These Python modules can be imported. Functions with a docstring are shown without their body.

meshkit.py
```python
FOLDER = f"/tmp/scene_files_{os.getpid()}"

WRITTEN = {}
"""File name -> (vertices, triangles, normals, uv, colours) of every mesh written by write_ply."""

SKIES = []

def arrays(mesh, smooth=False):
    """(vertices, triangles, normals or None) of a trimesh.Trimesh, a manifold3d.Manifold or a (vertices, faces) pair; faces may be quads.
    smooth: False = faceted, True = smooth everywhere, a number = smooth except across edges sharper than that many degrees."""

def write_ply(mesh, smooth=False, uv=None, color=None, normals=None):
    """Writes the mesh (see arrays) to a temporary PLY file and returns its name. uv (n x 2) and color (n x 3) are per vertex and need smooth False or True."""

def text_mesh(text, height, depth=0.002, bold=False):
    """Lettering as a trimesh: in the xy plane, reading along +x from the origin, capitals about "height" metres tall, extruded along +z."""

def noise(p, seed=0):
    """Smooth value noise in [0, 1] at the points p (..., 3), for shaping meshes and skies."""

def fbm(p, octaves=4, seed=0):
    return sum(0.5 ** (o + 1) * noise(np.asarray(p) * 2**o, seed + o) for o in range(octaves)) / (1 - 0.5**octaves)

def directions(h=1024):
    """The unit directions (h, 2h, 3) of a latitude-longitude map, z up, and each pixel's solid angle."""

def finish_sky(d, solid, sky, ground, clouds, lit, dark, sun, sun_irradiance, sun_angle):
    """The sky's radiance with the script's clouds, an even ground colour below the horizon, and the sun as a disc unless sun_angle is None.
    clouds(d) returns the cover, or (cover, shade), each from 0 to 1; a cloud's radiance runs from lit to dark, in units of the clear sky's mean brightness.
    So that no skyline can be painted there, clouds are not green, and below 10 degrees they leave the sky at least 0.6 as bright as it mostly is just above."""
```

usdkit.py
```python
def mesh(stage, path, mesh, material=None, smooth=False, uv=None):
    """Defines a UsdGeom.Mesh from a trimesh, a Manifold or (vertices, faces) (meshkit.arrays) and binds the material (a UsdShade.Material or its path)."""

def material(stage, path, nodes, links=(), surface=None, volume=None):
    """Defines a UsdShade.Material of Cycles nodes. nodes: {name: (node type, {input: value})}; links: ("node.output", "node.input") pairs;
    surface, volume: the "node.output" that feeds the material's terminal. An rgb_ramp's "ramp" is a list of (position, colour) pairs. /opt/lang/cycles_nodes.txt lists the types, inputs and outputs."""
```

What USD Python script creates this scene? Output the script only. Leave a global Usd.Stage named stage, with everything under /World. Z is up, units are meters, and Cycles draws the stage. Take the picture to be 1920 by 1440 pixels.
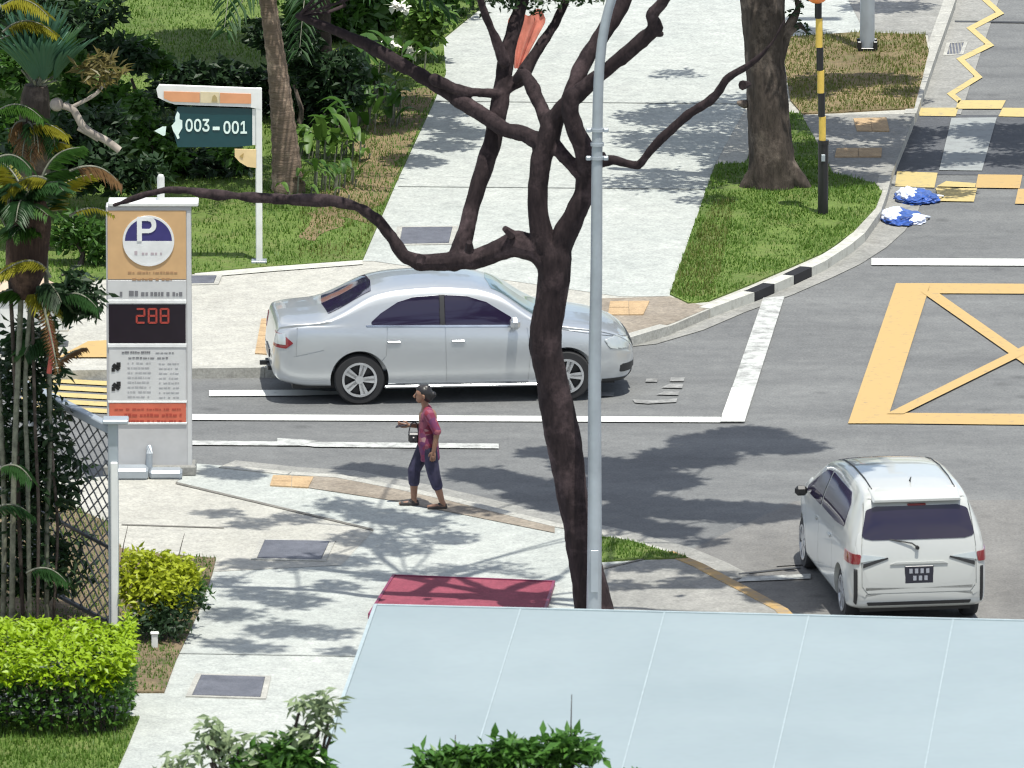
import math, random
import numpy as np, trimesh, manifold3d as m3, usdkit, meshkit
from shapely.geometry import Polygon, LineString, MultiPolygon, Point
from shapely import affinity, ops
from scipy.interpolate import PchipInterpolator
from pxr import Usd, UsdGeom, UsdLux, UsdShade, Gf, Sdf, Vt

stage = Usd.Stage.CreateInMemory()
UsdGeom.SetStageUpAxis(stage, 'Z'); UsdGeom.SetStageMetersPerUnit(stage, 1.0)
UsdGeom.Xform.Define(stage, '/World')
UsdGeom.Scope.Define(stage, '/World/Looks')

# ------------------------------------------------------------------ camera, sky, sun, exposure
PITCH = math.radians(12.0); DIST = 200.0
CAM = np.array([0.0, -DIST * math.cos(PITCH), DIST * math.sin(PITCH)])   # a window high in a block of flats
FOCAL = 562.5
cam = UsdGeom.Camera.Define(stage, '/World/camera')
cam.CreateHorizontalApertureAttr(36.0); cam.CreateVerticalApertureAttr(27.0)
cam.CreateFocalLengthAttr(FOCAL); cam.CreateClippingRangeAttr((1.0, 5000.0))
cp, sp = math.cos(PITCH), math.sin(PITCH)
cam.AddTransformOp().Set(Gf.Matrix4d(1, 0, 0, 0, 0, sp, cp, 0, 0, -cp, sp, 0, *map(float, CAM), 1))
cam.CreateExposureAttr(0.62)
cam.CreateFStopAttr(12.5); cam.CreateFocusDistanceAttr(250.0)      # a long hand-held zoom, focused a little long
SUN_EL = math.radians(75.0); _az = math.atan2(0.42, -0.91)
TOSUN = np.array([math.sin(_az) * math.cos(SUN_EL), math.cos(_az) * math.cos(SUN_EL), math.sin(SUN_EL)])
sky = UsdLux.DomeLight.Define(stage, '/World/sky')
skymat = usdkit.material(stage, '/World/Looks/sky_light', {
    'co': ('texture_coordinate', {}),
    'st': ('sky_texture', {'sky_type': 'single_scattering', 'sun_disc': False, 'sun_elevation': SUN_EL, 'sun_rotation': _az, 'air_density': 1.0, 'aerosol_density': 1.5}),
    'n': ('noise_texture', {'scale': 2.2, 'detail': 6.0, 'roughness': 0.58}),
    'r': ('rgb_ramp', {'ramp': [(0.42, (0, 0, 0)), (0.66, (1, 1, 1))]}),
    'mx': ('mix', {'color2': (6.0, 6.2, 6.4)}),
    'bg': ('background_shader', {'strength': 0.12})},
    [('co.generated', 'n.vector'), ('n.fac', 'r.fac'), ('r.color', 'mx.fac'), ('st.color', 'mx.color1'), ('mx.color', 'bg.color')], surface='bg.background')
UsdShade.MaterialBindingAPI.Apply(sky.GetPrim()).Bind(skymat)
sky.GetPrim().SetCustomDataByKey('kind', 'structure')
sun = UsdLux.DistantLight.Define(stage, '/World/sun')
sun.CreateIntensityAttr(1.0); sun.CreateAngleAttr(0.6); sun.CreateNormalizeAttr(True); sun.CreateColorAttr(Gf.Vec3f(1.0, 0.975, 0.9))
_z = TOSUN; _x = np.cross([0, 1, 0], _z); _x /= np.linalg.norm(_x); _y = np.cross(_z, _x)
sun.AddTransformOp().Set(Gf.Matrix4d(*_x, 0, *_y, 0, *_z, 0, 0, 0, 0, 1))

# ------------------------------------------------------------------ surveying: where a sight line meets a level or an upright plane
FPX = FOCAL / 36.0 * 1920.0
def ray(u, v):
    a, b = (u - 960.0) / FPX, (720.0 - v) / FPX
    return np.array([a, cp + b * sp, -sp + b * cp])
def G(u, v, z=0.0):
    d = ray(u, v); return CAM + d * ((z - CAM[2]) / d[2])
def PV(u, v, y):
    d = ray(u, v); return CAM + d * ((y - CAM[1]) / d[1])
def proj(P):
    r = np.asarray(P, float) - CAM
    f = r @ np.array([0, cp, -sp]); return 960 + FPX * r[0] / f, 720 - FPX * (r @ np.array([0, sp, cp])) / f
def gp(pts, z=0.0): return [tuple(G(u, v, z)[:2]) for u, v in pts]
def scale_at(y): return FPX / ((y - CAM[1]) * cp + CAM[2] * sp)

# ------------------------------------------------------------------ prim helpers
def free(parent, name):
    p = f'{parent}/{name}'; k = 0
    while stage.GetPrimAtPath(p):
        k += 1; p = f'{parent}/{name}_{k:03d}'
    return p
LOC = {}
def data(prim, label=None, cat=None, group=None, kind=None):
    for k, v in (('label', label), ('category', cat), ('group', group), ('kind', kind)):
        if v: prim.SetCustomDataByKey(k, v)
def thing(name, label=None, cat=None, loc=(0, 0, 0), rotz=0.0, group=None, kind=None):
    p = free('/World', name); x = UsdGeom.Xform.Define(stage, p)
    x.AddTranslateOp().Set(Gf.Vec3d(*map(float, loc)))
    if rotz: x.AddRotateZOp().Set(float(rotz))
    data(x.GetPrim(), label, cat, group, kind); LOC[p] = np.array(loc, float)
    return p
def copy_of(src, name, loc, rotz=0.0, label=None, cat=None, group=None):
    p = thing(name, label, cat, loc, rotz, group)
    pr = stage.GetPrimAtPath(p); pr.GetReferences().AddInternalReference(src); pr.SetInstanceable(True)
    return p
def part(name, mesh, mat, parent, smooth=False, world=False, label=None, kind=None):
    p = free(parent, name)
    v, f, n = meshkit.arrays(mesh, smooth)
    if world:
        root = '/'.join(parent.split('/')[:3]); v = v - LOC.get(root, np.zeros(3))
    m = UsdGeom.Mesh.Define(stage, p)
    m.CreatePointsAttr(Vt.Vec3fArray.FromNumpy(v.astype(np.float32)))
    m.CreateFaceVertexCountsAttr(Vt.IntArray.FromNumpy(np.full(len(f), 3, np.int32)))
    m.CreateFaceVertexIndicesAttr(Vt.IntArray.FromNumpy(f.astype(np.int32).ravel()))
    m.CreateSubdivisionSchemeAttr('none')
    if n is not None:
        m.CreateNormalsAttr(Vt.Vec3fArray.FromNumpy(n.astype(np.float32))); m.SetNormalsInterpolation('vertex')
    UsdShade.MaterialBindingAPI.Apply(m.GetPrim()).Bind(mat)
    data(m.GetPrim(), label, None, None, kind)
    return p
def sub(name, parent):
    p = free(parent, name); UsdGeom.Xform.Define(stage, p); return p
def solo(name, mesh, mat, label=None, cat=None, group=None, kind=None, smooth=False):
    p = part(name, mesh, mat, '/World', smooth)
    data(stage.GetPrimAtPath(p), label, cat, group, kind); return p

# ------------------------------------------------------------------ shape helpers
cat_ = trimesh.util.concatenate
def T(m, v): m = m.copy(); m.apply_translation(v); return m
def R(m, ang, ax): m = m.copy(); m.apply_transform(trimesh.transformations.rotation_matrix(ang, ax)); return m
def box(sx, sy, sz, c=(0, 0, 0)):
    return T(trimesh.creation.box([sx, sy, sz]), c)
def rbox(sx, sy, sz, c=(0, 0, 0), r=0.01):
    """A box with chamfered edges."""
    r = min(r, sx * .45, sy * .45, sz * .45)
    pts = []
    for a in (-1, 1):
        for b in (-1, 1):
            for e in (-1, 1):
                x, y, z = a * sx / 2, b * sy / 2, e * sz / 2
                pts += [(x - a * r, y, z - e * r), (x, y - b * r, z - e * r), (x - a * r, y - b * r, z)]
    return T(trimesh.convex.convex_hull(np.array(pts)), c)
def cyl(r, h, c=(0, 0, 0), n=20, axis='z'):
    m = trimesh.creation.cylinder(radius=r, height=h, sections=n)
    if axis == 'x': m = R(m, math.pi / 2, [0, 1, 0])
    if axis == 'y': m = R(m, math.pi / 2, [1, 0, 0])
    return T(m, c)
def cone(r0, r1, z0, z1, n=20, c=(0, 0)):
    a = np.arange(n) * 2 * math.pi / n
    p = np.vstack([np.c_[r0 * np.cos(a), r0 * np.sin(a), np.full(n, z0)], np.c_[r1 * np.cos(a), r1 * np.sin(a), np.full(n, z1)]])
    p[:, :2] += c
    return trimesh.convex.convex_hull(p)
def polys(g): return list(getattr(g, 'geoms', [g]))
def slab(poly, z0, z1):
    ms = []
    for g in polys(poly):
        if g.is_empty or g.area < 1e-5: continue
        ms.append(T(trimesh.creation.extrude_polygon(g, z1 - z0, engine='earcut'), (0, 0, z0)))
    return cat_(ms)
def sheet(poly, z):
    vs, fs, n = [], [], 0
    for g in polys(poly):
        if g.is_empty or g.area < 1e-5: continue
        v, f = trimesh.creation.triangulate_polygon(g, engine='earcut')
        a, b, c = v[f[:, 0]], v[f[:, 1]], v[f[:, 2]]
        cr = (b[:, 0] - a[:, 0]) * (c[:, 1] - a[:, 1]) - (b[:, 1] - a[:, 1]) * (c[:, 0] - a[:, 0])
        f = np.where(cr[:, None] < 0, f[:, ::-1], f)
        vs.append(np.c_[v, np.full(len(v), z)]); fs.append(f + n); n += len(v)
    return trimesh.Trimesh(np.vstack(vs), np.vstack(fs), process=False)
def PG(pts, z=0.0): return Polygon(gp(pts, z)).buffer(0)
def tubes(pts, rad, n=8):
    """A tapering tube along a polyline, closed at its ends."""
    p = np.asarray(pts, float); rad = np.broadcast_to(np.asarray(rad, float), (len(p),))
    t = np.gradient(p, axis=0); t /= np.linalg.norm(t, axis=1, keepdims=True) + 1e-12
    a = np.cross(t, np.where(np.abs(t[:, 2:]) < 0.9, [0, 0, 1.0], [1.0, 0, 0])); a /= np.linalg.norm(a, axis=1, keepdims=True)
    b = np.cross(t, a); an = np.arange(n) * 2 * math.pi / n
    v = p[:, None] + rad[:, None, None] * (np.cos(an)[None, :, None] * a[:, None] + np.sin(an)[None, :, None] * b[:, None])
    i, j = np.meshgrid(np.arange(len(p) - 1), np.arange(n), indexing='ij')
    q = np.stack([i * n + j, i * n + (j + 1) % n, (i + 1) * n + (j + 1) % n, (i + 1) * n + j], -1).reshape(-1, 4)
    f = np.vstack([q[:, [0, 1, 2]], q[:, [0, 2, 3]]]); v = v.reshape(-1, 3)
    k = len(v); v = np.vstack([v, p[0], p[-1]]); e = (len(p) - 1) * n
    caps = [(k, (j + 1) % n, j) for j in range(n)] + [(k + 1, e + j, e + (j + 1) % n) for j in range(n)]
    return trimesh.Trimesh(v, np.vstack([f, caps]), process=False)
def catmull(pts, step):
    p = np.asarray(pts, float); out = []
    q = np.vstack([2 * p[0] - p[1], p, 2 * p[-1] - p[-2]])
    for i in range(1, len(q) - 2):
        n = max(2, int(np.linalg.norm(q[i + 1, :3] - q[i, :3]) / step))
        for k in range(n):
            t = k / n
            out.append(.5 * (2 * q[i] + (q[i + 1] - q[i - 1]) * t + (2 * q[i - 1] - 5 * q[i] + 4 * q[i + 1] - q[i + 2]) * t * t + (3 * q[i] - q[i - 1] - 3 * q[i + 1] + q[i + 2]) * t ** 3))
    out.append(p[-1]); return np.array(out)
def to_m3(tm):
    return m3.Manifold(m3.Mesh(np.asarray(tm.vertices, np.float32), np.asarray(tm.faces, np.uint32)))
def from_m3(m):
    q = m.to_mesh(); return trimesh.Trimesh(np.array(q.vert_properties[:, :3]), np.array(q.tri_verts), process=False)
def hulls(chains, seg=10):
    """Spheres at joints, each bone the hull of two spheres, all of it one solid. chains: lists of (x, y, z, r)."""
    bones = []
    for ch in chains:
        ch = np.asarray(ch, float)
        sph = [m3.Manifold.sphere(float(c[3]), seg).translate([float(x) for x in c[:3]]) for c in ch]
        bones += [m3.Manifold.batch_hull([sph[i], sph[i + 1]]) for i in range(len(sph) - 1)] if len(sph) > 1 else sph
    return m3.Manifold.batch_boolean(bones, m3.OpType.Add)
def soften(man, length, it=8):
    t = from_m3(man.refine_to_length(length)); t.merge_vertices()
    trimesh.smoothing.filter_taubin(t, lamb=0.5, nu=0.53, iterations=it); return t

# ------------------------------------------------------------------ materials
def M(name, nodes, links, surface): return usdkit.material(stage, f'/World/Looks/{name}', nodes, links, surface)
def plain(name, col, rough=0.5, metal=0.0, coat=0.0, spec=0.5, var=0.06, vs=6.0):
    """One colour, a little uneven."""
    c = np.array(col, float)
    return M(name, {'g': ('geometry', {}), 'n': ('noise_texture', {'scale': vs, 'detail': 4.0, 'roughness': .6}),
                    'r': ('rgb_ramp', {'ramp': [(.3, tuple(c * (1 - 2 * var))), (.7, tuple(np.minimum(1, c * (1 + var))))]}),
                    'p': ('principled_bsdf', {'roughness': rough, 'metallic': metal, 'coat_weight': coat, 'specular_ior_level': spec})},
             [('g.position', 'n.vector'), ('n.fac', 'r.fac'), ('r.color', 'p.base_color')], 'p.BSDF')
def grainy(name, c0, c1, fine=60.0, broad=0.8, rough=0.85, stain=None, sw=.35, bump=0.25, dist=.01, spec=.3):
    """Mineral surfaces: broad patches, fine grain, stains."""
    nodes = {'g': ('geometry', {}), 'nb': ('noise_texture', {'scale': broad, 'detail': 5.0, 'roughness': .6}),
             'nf': ('noise_texture', {'scale': fine, 'detail': 3.0, 'roughness': .7}),
             'rb': ('rgb_ramp', {'ramp': [(.3, c0), (.7, c1)]}),
             'nm': ('noise_texture', {'scale': 5.5, 'detail': 4.0, 'roughness': .65}),
             'rf': ('rgb_ramp', {'ramp': [(.25, (.70, .70, .70)), (.75, (1.24, 1.24, 1.24))]}),
             'rm': ('rgb_ramp', {'ramp': [(.25, (.80, .80, .81)), (.75, (1.14, 1.14, 1.13))]}), 'mm': ('mix', {'mix_type': 'multiply', 'fac': 1.0}),
             'mu': ('mix', {'mix_type': 'multiply', 'fac': 1.0}),
             'ns': ('noise_texture', {'scale': broad * 3.1, 'detail': 8.0, 'roughness': .72}),
             'rs': ('rgb_ramp', {'ramp': [(.52, (0, 0, 0)), (.72, (sw, sw, sw))]}),
             'ms': ('mix', {'color2': stain or tuple(np.array(c0) * .55)}),
             'b': ('bump', {'strength': bump, 'distance': dist}),
             'p': ('principled_bsdf', {'roughness': rough, 'specular_ior_level': spec})}
    links = [('g.position', 'nb.vector'), ('g.position', 'nf.vector'), ('g.position', 'ns.vector'), ('nb.fac', 'rb.fac'), ('nf.fac', 'rf.fac'),
             ('g.position', 'nm.vector'), ('nm.fac', 'rm.fac'), ('rb.color', 'mm.color1'), ('rm.color', 'mm.color2'), ('mm.color', 'mu.color1'), ('rf.color', 'mu.color2'), ('mu.color', 'ms.color1'), ('ns.fac', 'rs.fac'), ('rs.color', 'ms.fac'),
             ('ms.color', 'p.base_color'), ('nf.fac', 'b.height'), ('b.normal', 'p.normal')]
    return M(name, nodes, links, 'p.BSDF')
def road_mat(name, c0, c1, sx, sy):
    """Asphalt with grain, patches and long worn lanes."""
    return M(name, {'g': ('geometry', {}), 'nb': ('noise_texture', {'scale': .4, 'detail': 6.0, 'roughness': .65}), 'nf': ('noise_texture', {'scale': 30.0, 'detail': 3.0, 'roughness': .7}),
                    'nm': ('noise_texture', {'scale': 4.5, 'detail': 5.0, 'roughness': .7}), 'mp': ('mapping', {'scale': (sx, sy, 1)}), 'nl': ('noise_texture', {'scale': 1.0, 'detail': 4.0, 'roughness': .55}),
                    'v': ('voronoi_texture', {'scale': 1.1}), 'rv': ('rgb_ramp', {'ramp': [(.03, (.62, .62, .63)), (.17, (1, 1, 1))]}),
                    'rb': ('rgb_ramp', {'ramp': [(.3, c0), (.7, c1)]}), 'rf': ('rgb_ramp', {'ramp': [(.25, (.68, .68, .68)), (.75, (1.26, 1.26, 1.26))]}), 'rm': ('rgb_ramp', {'ramp': [(.25, (.82, .82, .83)), (.75, (1.13, 1.13, 1.12))]}), 'rl': ('rgb_ramp', {'ramp': [(.3, (.80, .80, .81)), (.65, (1.10, 1.10, 1.09))]}),
                    'm1': ('mix', {'mix_type': 'multiply', 'fac': 1.0}), 'm2': ('mix', {'mix_type': 'multiply', 'fac': 1.0}), 'm3': ('mix', {'mix_type': 'multiply', 'fac': 1.0}), 'm4': ('mix', {'mix_type': 'multiply', 'fac': .8}),
                    'b': ('bump', {'strength': .25, 'distance': .01}), 'p': ('principled_bsdf', {'roughness': .85, 'specular_ior_level': .3})},
             [('g.position', 'nb.vector'), ('g.position', 'nf.vector'), ('g.position', 'nm.vector'), ('g.position', 'mp.vector'), ('mp.vector', 'nl.vector'), ('g.position', 'v.vector'), ('v.distance', 'rv.fac'), ('nb.fac', 'rb.fac'), ('nf.fac', 'rf.fac'), ('nm.fac', 'rm.fac'), ('nl.fac', 'rl.fac'),
              ('rb.color', 'm1.color1'), ('rf.color', 'm1.color2'), ('m1.color', 'm2.color1'), ('rm.color', 'm2.color2'), ('m2.color', 'm3.color1'), ('rl.color', 'm3.color2'), ('m3.color', 'm4.color1'), ('rv.color', 'm4.color2'), ('m4.color', 'p.base_color'), ('nf.fac', 'b.height'), ('b.normal', 'p.normal')], 'p.BSDF')
def worn(name, col, under=(.10, .10, .098), lo=.50, hi=.66, sc=9.0):
    """Road paint worn through to what is under it."""
    return M(name, {'g': ('geometry', {}), 'n': ('noise_texture', {'scale': sc, 'detail': 9.0, 'roughness': .74}),
                    'r': ('rgb_ramp', {'ramp': [(lo, (0, 0, 0)), (hi, (1, 1, 1))]}), 'm': ('mix', {'color1': col, 'color2': under}),
                    'p': ('principled_bsdf', {'roughness': .7, 'specular_ior_level': .3})},
             [('g.position', 'n.vector'), ('n.fac', 'r.fac'), ('r.color', 'm.fac'), ('m.color', 'p.base_color')], 'p.BSDF')
def leafy(name, a, b, c, trans=.35, rough=.45, spec=.35):
    """Leaves: each its own tone, lit through."""
    return M(name, {'g': ('geometry', {}), 'r': ('rgb_ramp', {'ramp': [(0, a), (.55, b), (1, c)]}),
                    'p': ('principled_bsdf', {'roughness': rough, 'specular_ior_level': spec}), 't': ('translucent_bsdf', {}), 'm': ('mix_closure', {'fac': trans})},
             [('g.random_per_island', 'r.fac'), ('r.color', 'p.base_color'), ('r.color', 't.color'), ('p.BSDF', 'm.closure1'), ('t.BSDF', 'm.closure2')], 'm.closure')
def bark(name, a, b, sc=(9, 9, 2.5), bump=.6):
    return M(name, {'g': ('geometry', {}), 'mp': ('mapping', {'scale': sc}), 'n': ('noise_texture', {'scale': 2.0, 'detail': 8.0, 'roughness': .7}),
                    'n2': ('noise_texture', {'scale': 2.6, 'detail': 8.0, 'roughness': .7}), 'r': ('rgb_ramp', {'ramp': [(.3, a), (.7, b)]}),
                    'r2': ('rgb_ramp', {'ramp': [(.50, (0, 0, 0)), (.72, (.6, .6, .6))]}), 'mx': ('mix', {'color2': tuple(np.minimum(1, np.array(b) * 3.4))}),
                    'bp': ('bump', {'strength': bump, 'distance': .03}), 'p': ('principled_bsdf', {'roughness': .9, 'specular_ior_level': .2})},
             [('g.position', 'mp.vector'), ('mp.vector', 'n.vector'), ('g.position', 'n2.vector'), ('n.fac', 'r.fac'), ('n2.fac', 'r2.fac'), ('r2.color', 'mx.fac'), ('r.color', 'mx.color1'),
              ('mx.color', 'p.base_color'), ('n.fac', 'bp.height'), ('bp.normal', 'p.normal')], 'p.BSDF')

ASPH = road_mat('asphalt', (.124, .127, .127), (.157, .160, .158), .18, 1.1)
ASPH2 = road_mat('asphalt_pale', (.140, .136, .129), (.178, .174, .165), 1.0, .22)
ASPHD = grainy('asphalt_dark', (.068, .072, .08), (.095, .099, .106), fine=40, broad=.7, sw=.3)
CONC = grainy('concrete_pale', (.325, .345, .325), (.385, .40, .375), fine=26, broad=.55, stain=(.24, .25, .235), sw=.25)
CONCY = grainy('concrete_cream', (.335, .328, .292), (.392, .385, .345), fine=26, broad=.45, stain=(.24, .228, .2), sw=.25)
CONCG = grainy('concrete_grey', (.205, .205, .19), (.275, .27, .25), fine=26, broad=.7, stain=(.13, .125, .11), sw=.5)
CONCB = grainy('concrete_brown', (.19, .16, .125), (.275, .24, .195), fine=22, broad=1.2, stain=(.15, .12, .09), sw=.5)
SOIL = grainy('soil', (.10, .075, .045), (.22, .165, .10), fine=14, broad=.8, stain=(.05, .07, .03), sw=.6, bump=.8, dist=.05)
TURF = grainy('turf', (.075, .12, .022), (.13, .19, .04), fine=18, broad=.7, stain=(.17, .145, .07), sw=.5, bump=.9, dist=.05)
DRYTURF = grainy('dry_turf', (.13, .10, .05), (.25, .185, .10), fine=18, broad=.7, stain=(.10, .13, .04), sw=.8, bump=.9, dist=.05)
WHITEP = worn('white_road_paint', (.56, .57, .54), lo=.60, hi=.78)
WHITEW = worn('white_worn_paint', (.42, .43, .41), under=(.16, .16, .155), lo=.45, hi=.66, sc=5)
WHITEF = worn('white_faint_paint', (.29, .29, .28), under=(.145, .145, .14), lo=.38, hi=.62, sc=7)
ZEBRA = worn('zebra_paint', (.25, .265, .26), under=(.16, .16, .16), lo=.5, hi=.75, sc=4)
YEL = worn('yellow_road_paint', (.40, .275, .115), under=(.19, .16, .12), lo=.56, hi=.74)
YEL2 = worn('pale_yellow_paint', (.43, .34, .145), under=(.22, .2, .14), lo=.52, hi=.75)
KWHITE = worn('kerb_white', (.43, .43, .385), under=(.25, .24, .21), lo=.5, hi=.75, sc=6)
KBLACK = worn('kerb_black', (.012, .012, .014), under=(.1, .09, .08), lo=.6, hi=.8, sc=6)
KYEL = worn('kerb_yellow', (.36, .235, .09), under=(.23, .19, .14), lo=.44, hi=.62, sc=6)
KGREY = grainy('kerb_grey', (.31, .305, .275), (.39, .385, .35), fine=30, broad=2.0, sw=.45)
TACT = grainy('tactile_orange', (.36, .25, .14), (.42, .30, .175), fine=40, broad=1.6, sw=.4)
IRON = grainy('cast_iron', (.085, .09, .108), (.13, .135, .158), fine=55, broad=2.5, rough=.6, bump=.4)
MAROON = grainy('maroon_paint', (.19, .038, .06), (.24, .055, .08), fine=30, broad=2.0, sw=.3)
SEAL = plain('crack_seal', (.035, .035, .035), .6)
STEEL = plain('galvanised_steel', (.33, .365, .395), .42, metal=.3, var=.08, vs=3)
WHITE = plain('white_paint', (.62, .63, .60), .4, var=.05, vs=4)
BLACK = plain('black_paint', (.012, .012, .013), .35)
PYEL = plain('pole_yellow', (.62, .43, .08), .45, var=.1)
ORANGE = plain('orange_plastic', (.75, .22, .06), .35)
RUBBER = plain('rubber', (.016, .016, .017), .8)

# ================================================================== THE SETTING
ZP = 0.12                                                     # level of pavements and verges above the road
TOPS = [(-900, -2600), (3400, -2600)]
solo('ground', sheet(Polygon([(-900, -600), (900, -600), (900, 1600), (-900, 1600)]), -0.03), TURF, kind='structure')
solo('road', sheet(Polygon([(-70, -80), (70, -80), (70, 110), (-70, 110)]), 0.0), ASPH, kind='structure')

NK = [(-500, 704), (60, 697), (365, 692), (520, 690), (760, 672), (960, 656), (1180, 634), (1255, 612), (1330, 580), (1420, 547), (1490, 517), (1545, 491), (1592, 461), (1626, 431), (1650, 396), (1662, 362), (1670, 330)]
NK2 = [(1716, 214), (1737, 152), (1758, 90), (1790, 0), (1850, -180), (1960, -500)]
nk = gp(NK, ZP); nk2 = gp(NK2, ZP)
far = [(28, 105), (-69, 105), (-69, nk[0][1])]
north = Polygon(nk + nk2 + far).buffer(0)
solo('pavement', slab(north, -0.02, ZP), CONCY, kind='structure')
SK = [(-500, 918), (60, 903), (228, 891), (365, 869), (420, 873), (540, 886), (640, 892), (760, 915), (860, 937), (960, 962), (1050, 984), (1130, 1000), (1200, 1018), (1260, 1035), (1320, 1060), (1370, 1087), (1420, 1113), (1475, 1143), (1515, 1185), (1530, 1250), (1510, 1340), (1440, 1560)]
sk = gp(SK, ZP)
south = Polygon(sk + [(1.0, -79), (-69, -79), (-69, sk[0][1])]).buffer(0)
solo('pavement', slab(south, -0.02, ZP), CONC, kind='structure')

CONCJ = grainy('concrete_joint', (.13, .125, .11), (.2, .19, .17), fine=26, broad=1.5, sw=.4)
def layer(name, poly, z, mat): return solo(name, sheet(poly, z), mat, kind='structure')
Z1, Z2 = ZP + .004, ZP + .008
pathN = PG([(680, 490), (745, 340), (815, 190), (836, 140), (831, 75), (900, 20), (960, -100), (1120, -520), (1700, -520), (1560, -60), (1622, 62), (1478, 70), (1400, 200), (1340, 310), (1255, 556), (1160, 556), (700, 490)], ZP)
layer('footpath', pathN.intersection(north), Z1, CONC)
rampE = PG([(1120, 560), (1255, 556), (1330, 577), (1262, 606), (1190, 628), (1120, 640)], ZP)
layer('footpath', rampE.intersection(north), Z1, CONCB)
rampZ = PG([(1500, 216), (1716, 214), (1672, 330), (1640, 345), (1560, 326)], ZP)
layer('footpath', rampZ.intersection(north), Z1, CONCG)
sideN = PG([(1622, 62), (1740, 66), (1745, 100), (1718, 206), (1728, 206), (1790, 2), (1850, -180), (1960, -500), (1720, -500), (1560, -60)], ZP)
layer('footpath', sideN.intersection(north), Z2, CONCG)
# pavement south of the side road: a cream apron, a brown ramp strip and a maroon panel
apronS = PG([(-400, 915), (60, 904), (228, 893), (365, 872), (330, 905), (700, 995), (640, 1060), (405, 1072), (228, 1034), (60, 985), (-400, 930)], ZP)
layer('footpath', apronS.intersection(south.buffer(-.01)), Z1, CONCY)
brown = PG([(585, 893), (640, 896), (760, 919), (900, 951), (1040, 985), (1040, 1000), (900, 972), (740, 940), (575, 915)], ZP)
layer('footpath', brown.intersection(south.buffer(-.01)), Z2, CONCB)
greyS = PG([(1130, 1060), (1290, 1045), (1370, 1090), (1475, 1146), (1515, 1200), (1130, 1200)], ZP)
layer('footpath', greyS.intersection(south.buffer(-.01)), Z1, CONCG)

# lawns
lawnL = PG([(-900, 575), (60, 540), (200, 524), (365, 514), (500, 502), (680, 489), (745, 339), (815, 189), (836, 139), (831, 74), (898, 19), (958, -100), (1118, -520), (-900, -520)], ZP)
lawnA = PG([(1256, 553), (1341, 311), (1395, 308), (1474, 212), (1502, 216), (1562, 327), (1641, 346), (1654, 362), (1642, 392), (1600, 437), (1548, 474), (1482, 503), (1405, 536), (1330, 566), (1290, 570)], ZP)
lawnB = PG([(1480, 71), (1600, 63), (1735, 67), (1741, 100), (1729, 150), (1714, 205), (1650, 208), (1560, 213), (1504, 215), (1482, 190), (1470, 110)], ZP)
lawnC = PG([(1110, 1006), (1180, 1016), (1240, 1034), (1290, 1048), (1200, 1050), (1100, 1056), (1090, 1020)], ZP)
lawnS = PG([(-900, 880), (100, 937), (202, 982), (228, 1031), (300, 1041), (405, 1049), (398, 1078), (372, 1150), (330, 1240), (308, 1300), (228, 1300), (-900, 1300)], ZP)
lawnS2 = PG([(-900, 1346), (262, 1346), (240, 1400), (222, 1440), (120, 1650), (-900, 1650)], ZP)
def ragged(poly, amp=.35):
    l = poly.exterior; n = int(l.length / .12); q = []
    for i in range(n):
        p = np.array(l.interpolate(i / n, normalized=True).coords[0]); w = meshkit.fbm(np.array([[p[0] * 1.3, p[1] * 1.3, 0], [p[0] * 1.3, p[1] * 1.3, 9.]]), 3, 5) - .5
        q.append(p + w * 2 * amp)
    return Polygon(q).buffer(0).intersection(lawnL.buffer(-.03))
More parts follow.
